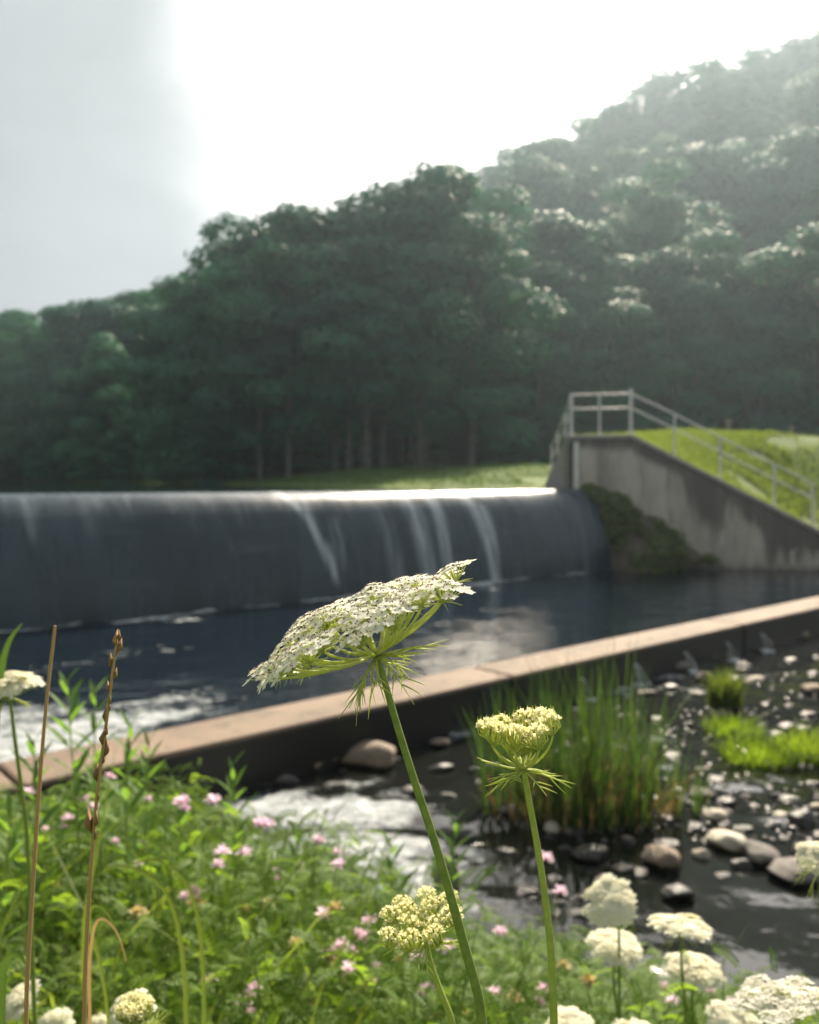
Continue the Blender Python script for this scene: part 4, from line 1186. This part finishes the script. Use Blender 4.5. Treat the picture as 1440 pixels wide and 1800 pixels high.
def vetch_meshes(seed, nl=170):
    r = np.random.default_rng(seed)
    mb = MB(); tips = []
    for k in range(9):
        ang = k * 0.7 + r.normal(0, 0.2); sp = r.uniform(0.04, 0.19); hh = r.uniform(0.34, 0.52)
        P = [np.array([math.cos(ang) * sp * f ** 1.3, math.sin(ang) * sp * f ** 1.3, hh * (f - 0.12 * f ** 3) / 0.88]) for f in np.linspace(0, 1, 6)]
        mb.tube(P, [0.0022, 0.002, 0.0018, 0.0016, 0.0013, 0.0008], 5); tips.append(P)
    T, Nn, sp_ = [], [], []
    for k in range(nl):
        P = tips[k % 9]; f = 1 - 0.85 * r.random() ** 1.5; g = f * 5; i0 = min(4, int(g))
        b = P[i0] + (P[i0 + 1] - P[i0]) * (g - i0)
        T.append(b + r.normal(0, 0.022, 3)); Nn.append([r.normal(0, 0.45), r.normal(0, 0.45), 1.0]); sp_.append(r.uniform(0, 6.28))
    Rm = bases(np.array(Nn), np.array(sp_))
    V, Fq = inst(PIN_V, PIN_F, Rm, np.array(T), r.uniform(0.40, 0.78, nl))
    return mk_mesh('vetch_foliage', V, [Fq], [M['vetch']]), mb.mesh('vetch_stem', [M['stem']])
VK = [vetch_meshes(200 + k) for k in range(6)]
def flower_head_mesh(seed, mat):
    r = np.random.default_rng(seed); n = 15
    ph = np.arange(n) * 2.4; f = (np.arange(n) + 0.5) / n
    d = np.stack([np.cos(ph) * np.sqrt(f), np.sin(ph) * np.sqrt(f), 1.05 - 0.9 * f], 1); d /= np.linalg.norm(d, axis=1)[:, None]
    # each floret: keel + standard petal
    Tv = np.array([[0, -0.18, 0], [0, 0.18, 0], [0.1, 0.32, 0.7], [0.1, -0.32, 0.7], [0.34, 0.16, 1.0], [0.34, -0.16, 1.0], [-0.2, 0.12, 0.65], [-0.2, -0.12, 0.65]])
    Tf = np.array([[0, 1, 2, 3], [3, 2, 4, 5], [0, 1, 6, 7]])
    Rm = bases(d + r.normal(0, 0.12, (n, 3)), ph + r.normal(0, 0.4, n))
    V, Fq = inst(Tv, Tf, Rm, d * 0.004, r.uniform(0.010, 0.0135, n))
    return mk_mesh('flower_head', V, [Fq], [M[mat]])
FH = [flower_head_mesh(k, 'pink') for k in range(3)]; FW = [flower_head_mesh(9 + k, 'withered') for k in range(2)]
plants = []
step = 0.165
for Yv in np.arange(0.95, 3.5, step):
    for Xv in np.arange(-0.66 * Yv - 0.2, 0.66 * Yv + 0.2, step):
        X = Xv + random.uniform(-0.06, 0.06); Y = Yv + random.uniform(-0.06, 0.06)
        hz_ = float(H(X, Y))
        if hz_ < WS + 0.12: continue
        px = 720 + 1500 * X / Y
        room = CAMZ - (float(vegline(px)) + random.uniform(0, 40) - HZP) / 1500 * Y
        top = min(hz_ + random.uniform(0.52, 0.72), room)
        if top - hz_ < 0.13: continue
        plants.append([X, Y, hz_, top, px])
vet = []
third = [('left', 480), ('middle', 960), ('right', 5000)]
for k, (X, Y, hz_, top, px) in enumerate(plants):
    part_ = [t for t, lim_ in third if px < lim_][0]; dep = 'at the front of' if Y < 1.7 else 'deep in' if Y < 2.4 else 'at the far edge of'
    t_ = thing('vetch_plant', (X, Y, hz_ - 0.02), f'bushy green vetch plant {dep} the {part_} bank', 'vetch plant', 'vetch plants on the near bank')
    a = random.uniform(0, 6.28); sz_ = (top - hz_) / 0.50
    wv = random.uniform(0.9, 1.2)
    t_.rotation_euler[2] = a; t_.scale = (wv, wv, sz_)
    fo = link('foliage', VK[k % 6][0], t_); link('stem', VK[k % 6][1], t_)
    vet.append((t_, X, Y, hz_, top, px, wv, sz_, a))
print('vetch', len(vet))
PINK = [(193, 1367), (260, 1407), (165, 1420), (148, 1405), (50, 1395), (220, 1465), (120, 1440), (375, 1410), (320, 1412), (455, 1450), (430, 1502), (340, 1570), (490, 1535), (525, 1525), (592, 1500), (640, 1652), (600, 1665),
        (615, 1708), (662, 1702), (625, 1770), (690, 1760), (368, 1725), (447, 1737), (425, 1765), (750, 1745), (785, 1668), (735, 1690), (955, 1740), (960, 1512), (985, 1570), (1165, 1735), (1182, 1762), (570, 1612), (560, 1480), (470, 1452),
        (880, 1640), (870, 1750), (1250, 1745), (1290, 1770), (390, 1500), (300, 1442), (525, 1600), (650, 1620), (240, 1520), (80, 1460)]
WITH = [(345, 1590), (470, 1590), (520, 1660), (580, 1690), (640, 1740), (700, 1790), (840, 1730), (900, 1760), (820, 1790), (545, 1770), (1035, 1730), (760, 1790), (430, 1600), (990, 1700), (240, 1610), (100, 1560), (590, 1600), (700, 1690)]
def head(px, py, meshes, sc0):
    best = None
    for q in vet:
        t_, X, Y, hz_, top, ppx, wv, sz_, a = q
        if Y < 1.35: continue
        Yf = Y - 0.06; p = at(px, py, Yf)
        c = abs(ppx - px) / 1500 * Y + 1.6 * max(0, p[2] - top - 0.02) + 1.0 * max(0, top - 0.16 - p[2]) + 0.02 * random.random() + 0.05 * Y
        if best is None or c < best[0]: best = (c, q, p)
    c, (t_, X, Y, hz_, top, ppx, wv, sz_, a), p = best
    dx, dy = p[0] - X, p[1] - Y
    o = link('flower_head', random.choice(meshes), t_)
    o.location = ((dx * math.cos(a) + dy * math.sin(a)) / wv, (-dx * math.sin(a) + dy * math.cos(a)) / wv, (p[2] - hz_ + 0.02) / sz_)
    s_ = sc0 * random.uniform(0.85, 1.15)
    o.scale = (s_ / wv, s_ / wv, s_ / sz_)
for (px, py) in PINK:
    head(px, py, FH, 0.95)
    if random.random() < 0.45: head(px + random.uniform(-22, 22), py + random.uniform(8, 24), FH, 0.75)
for (px, py) in WITH: head(px, py, FW, 1.0)
for q in vet:
    nh = sum(1 for c in q[0].children if c.name.startswith('flower_head') and c.data in FH)
    if nh:
        wd_ = {1: 'one pink flower head', 2: 'two pink flower heads', 3: 'three pink flower heads'}.get(nh, 'many pink flower heads')
        q[0]['label'] = q[0]['label'].replace('bushy green vetch plant', 'vetch plant with ' + wd_)
        q[0]['group'] = 'vetch plants in pink flower'


# upright leafy shoots standing above the vetch
LF_V = np.array([[0, 0, 0], [0.3, -0.09, 0.02], [0.3, 0.09, 0.02], [0.62, -0.085, 0.0], [0.62, 0.085, 0.0], [1.0, 0, -0.08], [0.3, 0, -0.01], [0.62, 0, -0.03]])
LF_F4 = np.array([[1, 3, 7, 6], [6, 7, 4, 2]]); LF_F3 = np.array([[0, 1, 6], [0, 6, 2], [3, 5, 7], [7, 5, 4]])
leafme = mk_mesh('shoot_leaf', LF_V, [LF_F4, LF_F3], [M['shoot']])
SHOOTS = [(118, 1195, 1.7, 'leafy shoot against the white water, second from the left edge'), (168, 1215, 1.8, 'leafy shoot just left of the brown seed spike'), (232, 1268, 1.75, 'leafy shoot just right of the brown seed spike, tips over the sill'),
          (262, 1300, 1.9, 'broad leafy shoot at the right shoulder of the left bank'), (60, 1300, 1.6, 'leafy shoot rising behind the thin dry stalk'), (408, 1345, 2.0, 'lone leafy shoot against the dark water beside the rapids'), (312, 1380, 1.9, 'short leafy shoot at the edge of the bank before the sill shadow'),
          (688, 1478, 1.9, 'slim leafy shoot against the rapids, left of the main stem'), (802, 1440, 2.2, 'leafy shoot between the main stem and the cupped flower stem'), (20, 1420, 1.3, 'large leafy shoot at the left edge of the bank'), (520, 1455, 2.0, 'small leafy shoot at the left of the rapids')]
for k, (px, py, Y, lb) in enumerate(SHOOTS):
    tp = at(px, py, Y); bz = float(H(tp[0] + 0.03, Y))
    t_ = thing('leafy_shoot', (tp[0] + random.uniform(-0.03, 0.03), Y, bz - 0.02), lb, 'leafy shoot', 'leafy shoots above the vetch')
    L0 = np.array(t_.location); d = tp - L0
    P = [d * f + np.array([0.02 * math.sin(f * 3 + k), 0, 0]) * (1 - f) * f * 4 for f in np.linspace(0, 1, 8)]
    mb = MB(); mb.tube(P, np.linspace(0.0035, 0.0012, 8), 6); mb.build('stem', M['stem'], t_)
    hh = np.linalg.norm(d); nl = 22
    for q in range(nl):
        f = 1 - 0.36 / hh * (q + 0.2) / nl * (0.9 + 0.2 * random.random()); f = max(0.2, f)
        b = np.array([np.interp(f, np.linspace(0, 1, 8), [p_[c] for p_ in P]) for c in range(3)])
        ang = q * 2.4 + random.uniform(-0.3, 0.3); el = 0.95 - 0.5 * (q / nl)
        dx = np.array([math.cos(ang) * math.cos(el), math.sin(ang) * math.cos(el), math.sin(el)])
        nz = np.array([-math.cos(ang) * math.sin(el), -math.sin(ang) * math.sin(el), math.cos(el)])
        R3 = np.stack([dx, np.cross(nz, dx), nz], 1)
        o = link('leaf', leafme, t_); rmat(o, R3, b, random.uniform(0.068, 0.095) * (0.55 + 0.45 * min(1, q / 7)))

# long arching grass blades among the vetch
def arc_blade(P, wd, mat, name, label):
    P = np.asarray(P, float)
    tt = np.linspace(0, len(P) - 1, 22); Q = np.stack([np.interp(tt, np.arange(len(P)), P[:, c]) for c in range(3)], 1)
    for _ in range(3): Q[1:-1] = (Q[:-2] + 2 * Q[1:-1] + Q[2:]) / 4
    T = np.gradient(Q, axis=0); T /= np.linalg.norm(T, axis=1)[:, None]
    sd = np.cross(T, np.array([0.25, -1.0, 0.35])); sd /= np.linalg.norm(sd, axis=1)[:, None]
    f = np.linspace(0, 1, 22); wv = wd * (0.6 + 0.4 * np.minimum(1, f * 5)) * (1 - f ** 2.5) * 0.5 + 0.0003
    mid = Q + np.cross(sd, T) * wv[:, None] * 0.35
    base = Q[0].copy()
    V = np.concatenate([Q - sd * wv[:, None], mid, Q + sd * wv[:, None]]) - base
    Fq = [[k, k + 1, 22 + k + 1, 22 + k] for k in range(21)] + [[22 + k, 22 + k + 1, 44 + k + 1, 44 + k] for k in range(21)]
    t_ = thing('grass_plant', base, label, 'grass', 'arching grass blades on the bank')
    link('blade', mk_mesh('blade', V, [Fq], [mat]), t_)
    return t_
def gpt(px, py, Y): return at(px, py, Y)
def ground_below(p): return np.array([p[0], p[1], float(H(p[0], p[1])) - 0.01])
for (pts_, Y, wd, mt, lb) in (([(160, 1800), (155, 1700), (165, 1615), (185, 1612), (210, 1640), (222, 1690)], 0.62, 0.002, 'straw', 'dry curled grass blade hooking right of the brown spike'),
                              ([(200, 1840), (180, 1700), (150, 1600), (168, 1588), (190, 1600), (215, 1660)], 0.75, 0.0025, 'olive', 'green grass blade arching over beside the dry curled one'),
                              ([(330, 1700), (300, 1560), (240, 1525), (200, 1520), (170, 1540)], 1.0, 0.005, 'olive', 'grass blade arching left over the vetch'),
                              ([(360, 1650), (330, 1540), (270, 1505), (215, 1525)], 1.05, 0.005, 'olive', 'second grass blade arching left, a little higher over the vetch'),
                              ([(-20, 1500), (-10, 1250), (10, 1130), (40, 1095)], 0.8, 0.011, 'reed', 'broad blade entering at the left edge before the spillway'),
                              ([(0, 1760), (5, 1690), (30, 1670), (48, 1700)], 0.6, 0.007, 'reed', 'short folded blade at the left edge near the bottom')):
    P = [gpt(a, b, Y) for a, b in pts_]; g = ground_below(P[0]); P = [g, (g + P[0]) / 2 + (0, 0, 0.05)] + P
    arc_blade(P, wd, M[mt], 'grass_blade', lb)
nbk = 1500
bx_ = RNG.uniform(-2.2, 2.0, nbk); by_ = RNG.uniform(0.9, 3.3, nbk); bz_ = H(bx_, by_)
ppx = 720 + 1500 * bx_ / by_
room = CAMZ - (vegline(ppx) + 15 - HZP) / 1500 * by_ - bz_
ok = (room > 0.2) & (bz_ > WS + 0.1)
mb = MB()
BV = np.array([[-0.5, 0, 0], [0.5, 0, 0], [-0.45, 0.06, 0.4], [0.45, 0.06, 0.4], [-0.3, 0.22, 0.75], [0.3, 0.22, 0.75], [0, 0.5, 1.0]]); BQ = np.array([[0, 1, 3, 2], [2, 3, 5, 4]]); BT = np.array([[4, 5, 6]])
BV[:, 0] *= 0.014
nn = int(ok.sum()); Rm = bases(np.stack([RNG.normal(0, 0.15, nn), RNG.normal(0, 0.15, nn), np.ones(nn)], 1), RNG.uniform(0, 6.3, nn))
hh = np.minimum(room[ok] * RNG.uniform(0.75, 1.0, nn), 0.75)
Pb = np.stack([bx_, by_, bz_], 1)[ok]
V, Fq = inst(BV, BQ, Rm, Pb, hh); _, Ft = inst(BV, BT, Rm, Pb, hh)
tag(link('bank_grass', mk_mesh('bank_grass', V, [Fq, Ft], [M['lawn_blade']])), 'thin grass growing up through the vetch on the near bank', 'grass', kind='stuff')

# ------------------------------------------------------------------ dry stalks
def stalk(pts_, r0, r1, label, spike):
    P = np.array([at(a, b, Y) for a, b, Y in pts_])[::-1]
    g = ground_below(P[0] + np.array([-0.01, 0.03, 0])); P = np.vstack([[g], [(g + P[0]) / 2], P])
    tt = np.linspace(0, len(P) - 1, 40); Q = np.stack([np.interp(tt, np.arange(len(P)), P[:, c]) for c in range(3)], 1)
    for _ in range(4): Q[1:-1] = (Q[:-2] + 2 * Q[1:-1] + Q[2:]) / 4
    t_ = thing('dry_grass_stalk', g, label, 'dry stalk', 'dry grass stalks on the left')
    Q = Q - g
    mb = MB(); mb.tube(Q, np.linspace(r0, r1, 40), 7); mb.build('stem', M['straw'], t_)
    if spike:
        Sv = np.array([[0, 0, 0], [0.22, 0.13, 0.3], [0.30, 0.0, 0.42], [0.22, -0.13, 0.3], [-0.03, 0.0, 0.45], [0.12, 0, 1.0]])
        Sf = np.array([[0, 1, 5], [1, 2, 5], [2, 3, 5], [3, 4, 5], [4, 0, 5], [0, 2, 1], [0, 3, 2], [0, 4, 3]])
        sm = mk_mesh('spikelet', Sv, [Sf], [M['dry_spike']])
        top = Q[-1][2]
        for (z0, z1, n_, s0) in spike:
            for q in range(n_):
                f = q / max(1, n_ - 1); zz = z0 + (z1 - z0) * f
                b = np.array([np.interp(zz, Q[:, 2], Q[:, c]) for c in range(3)])
                i0 = min(38, int(np.searchsorted(Q[:, 2], zz))); d = Q[i0 + 1] - Q[i0 - 1]; d /= np.linalg.norm(d)
                R3 = basis(d + np.array([random.uniform(-0.15, 0.15), 0, 0]), q * PI + random.uniform(-0.9, 0.9))
                o = link('spikelet', sm, t_); rmat(o, R3, b, s0 * random.uniform(0.65, 1.35))
    return t_
stalk([(97, 1100, 0.47), (90, 1160, 0.47), (80, 1250, 0.465), (68, 1400, 0.46), (55, 1600, 0.455), (43, 1800, 0.45)], 0.0014, 0.0008, 'thin bare straw-coloured grass stalk at the far left', None)
zt = lambda y, Y: (CAMZ - (y - HZP) / 1500 * Y)
pts_ = [(206, 1128, 0.40), (198, 1180, 0.40), (185, 1290, 0.40), (170, 1400, 0.40), (157, 1560, 0.40), (145, 1800, 0.40)]
gz0 = ground_below(at(145, 1800, 0.40))[2]
stalk(pts_, 0.0012, 0.0006, 'brown dry grass stalk with alternating seed spikelets, right of the bare one',
      [(zt(1165, .4) - gz0, zt(1250, .4) - gz0, 5, 0.0060), (zt(1265, .4) - gz0, zt(1345, .4) - gz0, 5, 0.0090), (zt(1355, .4) - gz0, zt(1420, .4) - gz0, 3, 0.008), (zt(1135, .4) - gz0, zt(1160, .4) - gz0, 3, 0.009), (zt(1465, .4) - gz0, zt(1490, .4) - gz0, 3, 0.012)])

# ------------------------------------------------------------------ wild carrot flowers
PET_V = np.array([[0, 0, 0], [0.5, -0.34, 0.10], [1.0, -0.30, 0.10], [0.84, 0, 0.04], [1.0, 0.30, 0.10], [0.5, 0.34, 0.10]]); PET_F = np.array([[0, 1, 2, 3], [0, 3, 4, 5]])
OCT_V = np.array([[1, 0, 0], [-1, 0, 0], [0, 1, 0], [0, -1, 0], [0, 0, 1], [0, 0, -1]], float); OCT_F = np.array([[0, 2, 4], [2, 1, 4], [1, 3, 4], [3, 0, 4], [2, 0, 5], [1, 2, 5], [3, 1, 5], [0, 3, 5]])
def thread(mb, P, r, m=0, k=4): mb.tube(P, r, k, m, cap=False)
def umbellet(kind, seed):
    """Stalks (with bracteoles) and florets of one umbellet; origin at its node, z up."""
    r = np.random.default_rng(seed); a, b = MB(), MB()
    if kind in ('open', 'outer', 'far'):
        n = 22 if kind != 'far' else 22; ru = 0.0088
        for k in range(n):
            f = math.sqrt((k + 0.5) / n); ph = k * 2.39996 + r.normal(0, 0.15)
            p = np.array([math.cos(ph) * ru * f, math.sin(ph) * ru * f, 0.0070 - 0.0030 * f * f + r.normal(0, 0.0005)])
            thread(a, [(0, 0, 0), p * (0.55, 0.55, 0.45), p], [0.00028, 0.00022, 0.0002])
            up = np.array([p[0] * 45, p[1] * 45, 1.0])
            R3 = basis(up, r.uniform(0, 6.28))
            for q in range(5):
                an = q * 2 * PI / 5 + r.normal(0, 0.12)
                dl = R3 @ np.array([math.cos(an), math.sin(an), 0.12])
                outw = max(0.0, float(np.dot(dl[:2], p[:2])) / (ru * 1.0)) if f > 0.72 else 0.0
                ln = 0.0022 * (1 + (1.25 if kind == 'outer' else 0.7) * outw) * r.uniform(0.88, 1.12)
                if kind == 'far': ln *= 1.7
                nz = R3[:, 2]; Rp = np.stack([dl, np.cross(nz, dl), nz], 1); Rp[:, 1] /= np.linalg.norm(Rp[:, 1])
                V, Fq = inst(PET_V, PET_F, Rp[None], p[None] + nz * 0.0002, [ln]); b.add(V, Fq, 0)
            if kind != 'far':
                for _ in range(2):
                    c = p + R3 @ np.array([r.normal(0, 0.0007), r.normal(0, 0.0007), 0.0011])
                    if _ == 0 or r.random() < 0.4: b.add(OCT_V * 0.00040 + c, OCT_F, 1)
        for k in range(5):
            an = k * 1.256 + r.normal(0, 0.3); d = np.array([math.cos(an), math.sin(an), -0.15])
            thread(a, [(0, 0, 0), d * 0.004, d * 0.0075 + (0, 0, -0.0008)], [0.00025, 0.0002, 0.00005])
    else:                                                  # 'bud': incurved, still closed
        n = 15; ru = 0.0052
        for k in range(n):
            f = math.sqrt((k + 0.5) / n); ph = k * 2.39996
            th = f * 1.35
            p = np.array([math.cos(ph) * math.sin(th) * ru, math.sin(ph) * math.sin(th) * ru, 0.0055 + math.cos(th) * 0.0035])
            thread(a, [(0, 0, 0), p * (0.85, 0.85, 0.5), p], [0.0004, 0.00035, 0.0003])
            R3 = basis(p - (0, 0, 0.003), r.uniform(0, 6))
            for q in range(5):
                an = q * 2 * PI / 5
                dl = R3 @ np.array([math.cos(an) * 0.62, math.sin(an) * 0.62, 0.78]); nz = R3 @ np.array([-math.cos(an) * 0.78, -math.sin(an) * 0.78, 0.62])
                Rp = np.stack([dl, np.cross(nz, dl), nz], 1)
                V, Fq = inst(PET_V, PET_F, Rp[None], p[None], [0.0023 * r.uniform(0.8, 1.25)]); b.add(V, Fq, 0)
            b.add(OCT_V * (0.0009, 0.0009, 0.0011) + p, OCT_F, 1)
        for k in range(9):
            an = k * 0.698 + r.normal(0, 0.15); d = np.array([math.cos(an), math.sin(an), 0]) * 0.0058
            thread(a, [(0, 0, 0), d * 0.9 + (0, 0, 0.003), d * 1.0 + (0, 0, 0.0075), d * 0.85 + (0, 0, 0.0115)], [0.00035, 0.0003, 0.00025, 0.00006])
    stalks = a.mesh('umbellet', [M['ray']])
    if kind == 'bud': fl = b.mesh('florets', [M['petal_cream'], M['bud']])
    elif kind == 'far': fl = b.mesh('florets', [M['petal_far']])
    else: fl = b.mesh('florets', [M['petal'], M['anther']])
    return stalks, fl
M['petal_far'] = leaf_mat('ivory_petal', (0.80, 0.78, 0.62), (0.85, 0.84, 0.72), 0.45, (1.02, 1.0, 0.85), 0.6)
UM = {k: [umbellet(k, 300 + q) for q in range(3)] for k in ('open', 'outer', 'far', 'bud')}

def carrot(label, apex, normal, R, path, style, r_stem=(0.0024, 0.0014), nb=11, droop=0.5, group='wild carrot flowers', spin=0.3, hc=0.014, pale=False, us=1.0, bl=(0.022, 0.032), flat_=False):
    """Stem path runs from the apex down; the base of the thing is where the stem enters the ground."""
    apex = np.asarray(apex, float); P = np.array([apex] + [np.asarray(p, float) for p in path])[::-1]
    g = ground_below(P[0] + np.array([0.015, 0.04, 0]))
    P = np.vstack([[g], [g * 0.45 + P[0] * 0.55], P])
    tt = np.linspace(0, len(P) - 1, 44); Q = np.stack([np.interp(tt, np.arange(len(P)), P[:, c]) for c in range(3)], 1)
    for _ in range(3): Q[1:-1] = (Q[:-2] + 2 * Q[1:-1] + Q[2:]) / 4
    t_ = thing('wild_carrot', g, label, 'wild carrot', group)
    mb = MB(); mb.tube(Q - g, np.linspace(r_stem[0], r_stem[1], 44), 9); mb.build('stem', M['stem_pale'] if pale else M['stem'], t_)
    A0 = apex - g
    N0 = np.asarray(normal, float); N0 /= np.linalg.norm(N0)
    D3 = basis(N0, spin)
    r = np.random.default_rng(abs(hash(label)) % 1000 if False else int(abs(apex[0] * 9973 + apex[2] * 7919) * 10) % 9999)
    rings = {'open': [(0.0, 1), (0.34, 6), (0.66, 11), (0.98, 15)], 'far': [(0.0, 1), (0.42, 6), (0.80, 11)], 'bud': [(0.0, 1), (0.45, 4), (0.92, 8)], 'nest': [(0.25, 3), (0.7, 8)]}[style]
    mb0 = MB(); mb0.add(OCT_V * (r_stem[1] * 1.25) + A0, OCT_F); mb0.build('receptacle', M['ray'], t_)
    for ri, (fr, cnt) in enumerate(rings):
        for q in range(cnt):
            ph = q * 2 * PI / cnt + ri * 0.5 + r.normal(0, 0.07)
            rr = R * fr * r.uniform(0.90, 1.14)
            radial = D3[:, 0] * math.cos(ph) + D3[:, 1] * math.sin(ph)
            if style == 'open': hgt = hc + 0.003 * (1 - fr) + r.normal(0, 0.0030) - 0.001 * fr ** 2
            elif style == 'far': hgt = hc + 0.007 * (1 - fr ** 2) + r.normal(0, 0.0016)
            else: hgt = hc - 0.002 + (0.0025 if flat_ else 0.0075) * fr ** 1.5 + r.normal(0, 0.0012)
            if style == 'open' and 0.1 < fr and r.random() < 0.07: continue
            pos = A0 + radial * rr + N0 * hgt
            upn = N0 + radial * ((0.22 if style == 'open' else 0.35) * fr) if style in ('open', 'far') else N0 - radial * 0.25 * fr
            upn = upn + r.normal(0, 0.16, 3)
            kind = {'open': 'outer' if fr > 0.9 else 'open', 'far': 'far', 'bud': 'bud', 'nest': 'bud'}[style]
            st_m, fl_m = UM[kind][int(r.integers(3))]
            R3 = basis(upn, r.uniform(0, 6.28))
            sc = us * {'open': 1.0, 'far': R / 0.036 * 1.25, 'bud': 1.0, 'nest': 1.1}[style] * r.uniform(0.9, 1.1) * (0.88 if ri == 0 else 1.0)
            drop = 0.0062 * sc if style in ('open', 'far') else 0.004
            node = pos - R3[:, 2] * drop
            o = link('umbellet', st_m, t_); rmat(o, R3, node, sc)
            link('florets', fl_m, o)
            c1 = A0 + radial * rr * (0.62 if style in ('open', 'far') else 0.85) + N0 * hgt * (0.10 if style == 'open' else 0.22)
            tq = np.linspace(0, 1, 8)[:, None]
            C = (1 - tq) ** 2 * A0 + 2 * tq * (1 - tq) * c1 + tq ** 2 * node
            mb = MB(); mb.tube(C, np.linspace(0.00078, 0.00052, 8), 5, cap=False); mb.build('ray', M['ray'], t_)
    for q in range(nb):
        ph = q * 2 * PI / nb + r.normal(0, 0.2)
        radial = D3[:, 0] * math.cos(ph) + D3[:, 1] * math.sin(ph)
        ln = r.uniform(*bl); dr = droop + r.normal(0, 0.25)
        d0 = radial * math.cos(dr * 0.5) - N0 * math.sin(dr * 0.5); d1 = radial * math.cos(dr * 1.3) - N0 * math.sin(dr * 1.3)
        f = np.linspace(0, 1, 7)[:, None]
        C = A0 - N0 * 0.001 + d0 * ln * f + (d1 - d0) * ln * f ** 2 * 0.6
        mb = MB(); mb.tube(C, np.linspace(0.00065, 0.0001, 7), 4, cap=False)
        sdv = np.cross(radial, N0)
        for (i0, sg) in ((2, 1), (3, -1), (3, 1), (4, -1)):
            if r.random() < 0.2: continue
            b = C[i0]; dd = (C[i0 + 1] - C[i0]); dd /= np.linalg.norm(dd)
            e = dd * 0.8 + sdv * sg * 0.55 + r.normal(0, 0.12, 3); l2 = ln * r.uniform(0.26, 0.42)
            mb.tube([b, b + e * l2 * 0.5, b + e * l2 + dd * l2 * 0.1], [0.0004, 0.0003, 0.00008], 4, cap=False)
        mb.build('bract', M['ray'], t_)
    return t_

YM = 0.357
carrot('large white wild carrot flower in sharp focus at the centre, tilted up to the right', at(661, 1150, YM), (-0.46, 0.05, 0.88), 0.0425,
       [at(670, 1176, YM), at(694, 1262, YM), at(728, 1372, YM), at(764, 1478, YM), at(797, 1592, 0.359), at(824, 1690, 0.361), at(858, 1805, 0.364)], 'open', (0.0025, 0.00125), 13, 0.75, spin=0.2, hc=0.0185)
Y2 = 0.385
carrot('small cupped pale yellow wild carrot head before the reeds', at(921, 1350, Y2), (-0.10, -0.0, 1.0), 0.0150,
       [at(925, 1380, Y2), at(942, 1470, Y2), at(958, 1570, Y2), at(970, 1680, Y2), at(975, 1805, Y2)], 'bud', (0.0021, 0.0012), 12, 0.25, hc=0.0125, pale=True, us=0.95, bl=(0.016, 0.024))
Y3 = 0.42
carrot('pale yellow half-open wild carrot head low in the vetch, beside the main stem', at(748, 1652, Y3), (-0.26, -0.12, 0.95), 0.0185,
       [at(756, 1690, Y3), at(773, 1740, Y3), at(800, 1805, Y3)], 'bud', (0.0020, 0.0012), 11, 0.25, hc=0.0115, pale=True, us=0.85, bl=(0.016, 0.023), flat_=True)
FARS = [(1068, 1578, 96, (-0.40, -0.42, 0.8), 1.15, 'far', 'blurred ivory wild carrot flower facing the camera, uppermost of the right group'), (1082, 1650, 94, (0.05, -0.05, 1.0), 1.2, 'far', 'domed ivory wild carrot flower just below the one facing the camera'),
        (1196, 1612, 106, (0.0, 0.10, 1.0), 1.08, 'far', 'flat white wild carrot flower standing against the black water'), (1222, 1688, 96, (0.08, -0.05, 1.0), 1.12, 'far', 'domed ivory wild carrot flower under the flat white one'),
        (1368, 1738, 138, (-0.20, 0.20, 0.95), 0.70, 'open', 'broad white wild carrot flower at the lower right, nearest of that corner'), (1296, 1792, 100, (0.0, -0.4, 0.9), 0.95, 'far', 'yellowish wild carrot head at the bottom edge, left of the broad one'),
        (1442, 1492, 80, (-0.2, -0.4, 0.9), 0.72, 'far', 'white wild carrot flower cut off by the right edge'), (996, 1790, 92, (-0.25, -0.15, 0.95), 0.95, 'far', 'white wild carrot flower at the bottom edge beside the cupped flower stem'),
        (1115, 1808, 80, (0.0, -0.2, 1.0), 0.95, 'far', 'wild carrot flower barely showing at the bottom edge, centre right'), (22, 1748, 76, (-0.42, -0.25, 0.85), 0.85, 'far', 'white wild carrot flower at the left edge near the bottom, tilted'),
        (232, 1762, 78, (0.06, -0.25, 0.95), 0.85, 'far', 'white wild carrot flower at the bottom left, behind a closed one'), (98, 1790, 58, (0.1, -0.4, 0.9), 0.9, 'far', 'small ivory wild carrot head at the bottom left between the dry stalks'),
        (172, 1786, 40, (0.0, -0.1, 1.0), 1.2, 'far', 'tiny white wild carrot head right of the brown dry stalk at the bottom'), (12, 1186, 110, (-0.1, -0.1, 1.0), 0.80, 'far', 'blurred white wild carrot flower at the left edge before the pool')]
for (px, py, wpx, nrm, Y, style, lb) in FARS:
    R = wpx / 2 / 1500 * Y * (0.86 if style == 'far' else 0.9)
    nrm = np.array(nrm) / np.linalg.norm(nrm)
    c = at(px, py, Y); ap = c - nrm * (0.018 if style == 'open' else 0.022)
    side = np.array([0.02, 0, 0])
    carrot(lb, ap, nrm, R, [ap - nrm * 0.03 - (0, 0, 0.01), ap + side * 0.6 + (0, 0.01, -0.13)], style, (0.0026, 0.0015), 7, 0.4, hc=0.012 if style == 'far' else 0.014, pale=False)
Yn = 0.55
carrot('closed bird-nest wild carrot head at the bottom left edge', at(238, 1812, Yn), (0, -0.1, 1), 0.009, [at(240, 1840, Yn)], 'nest', (0.0024, 0.0015), 9, -0.5, hc=0.010, pale=True, bl=(0.02, 0.03))
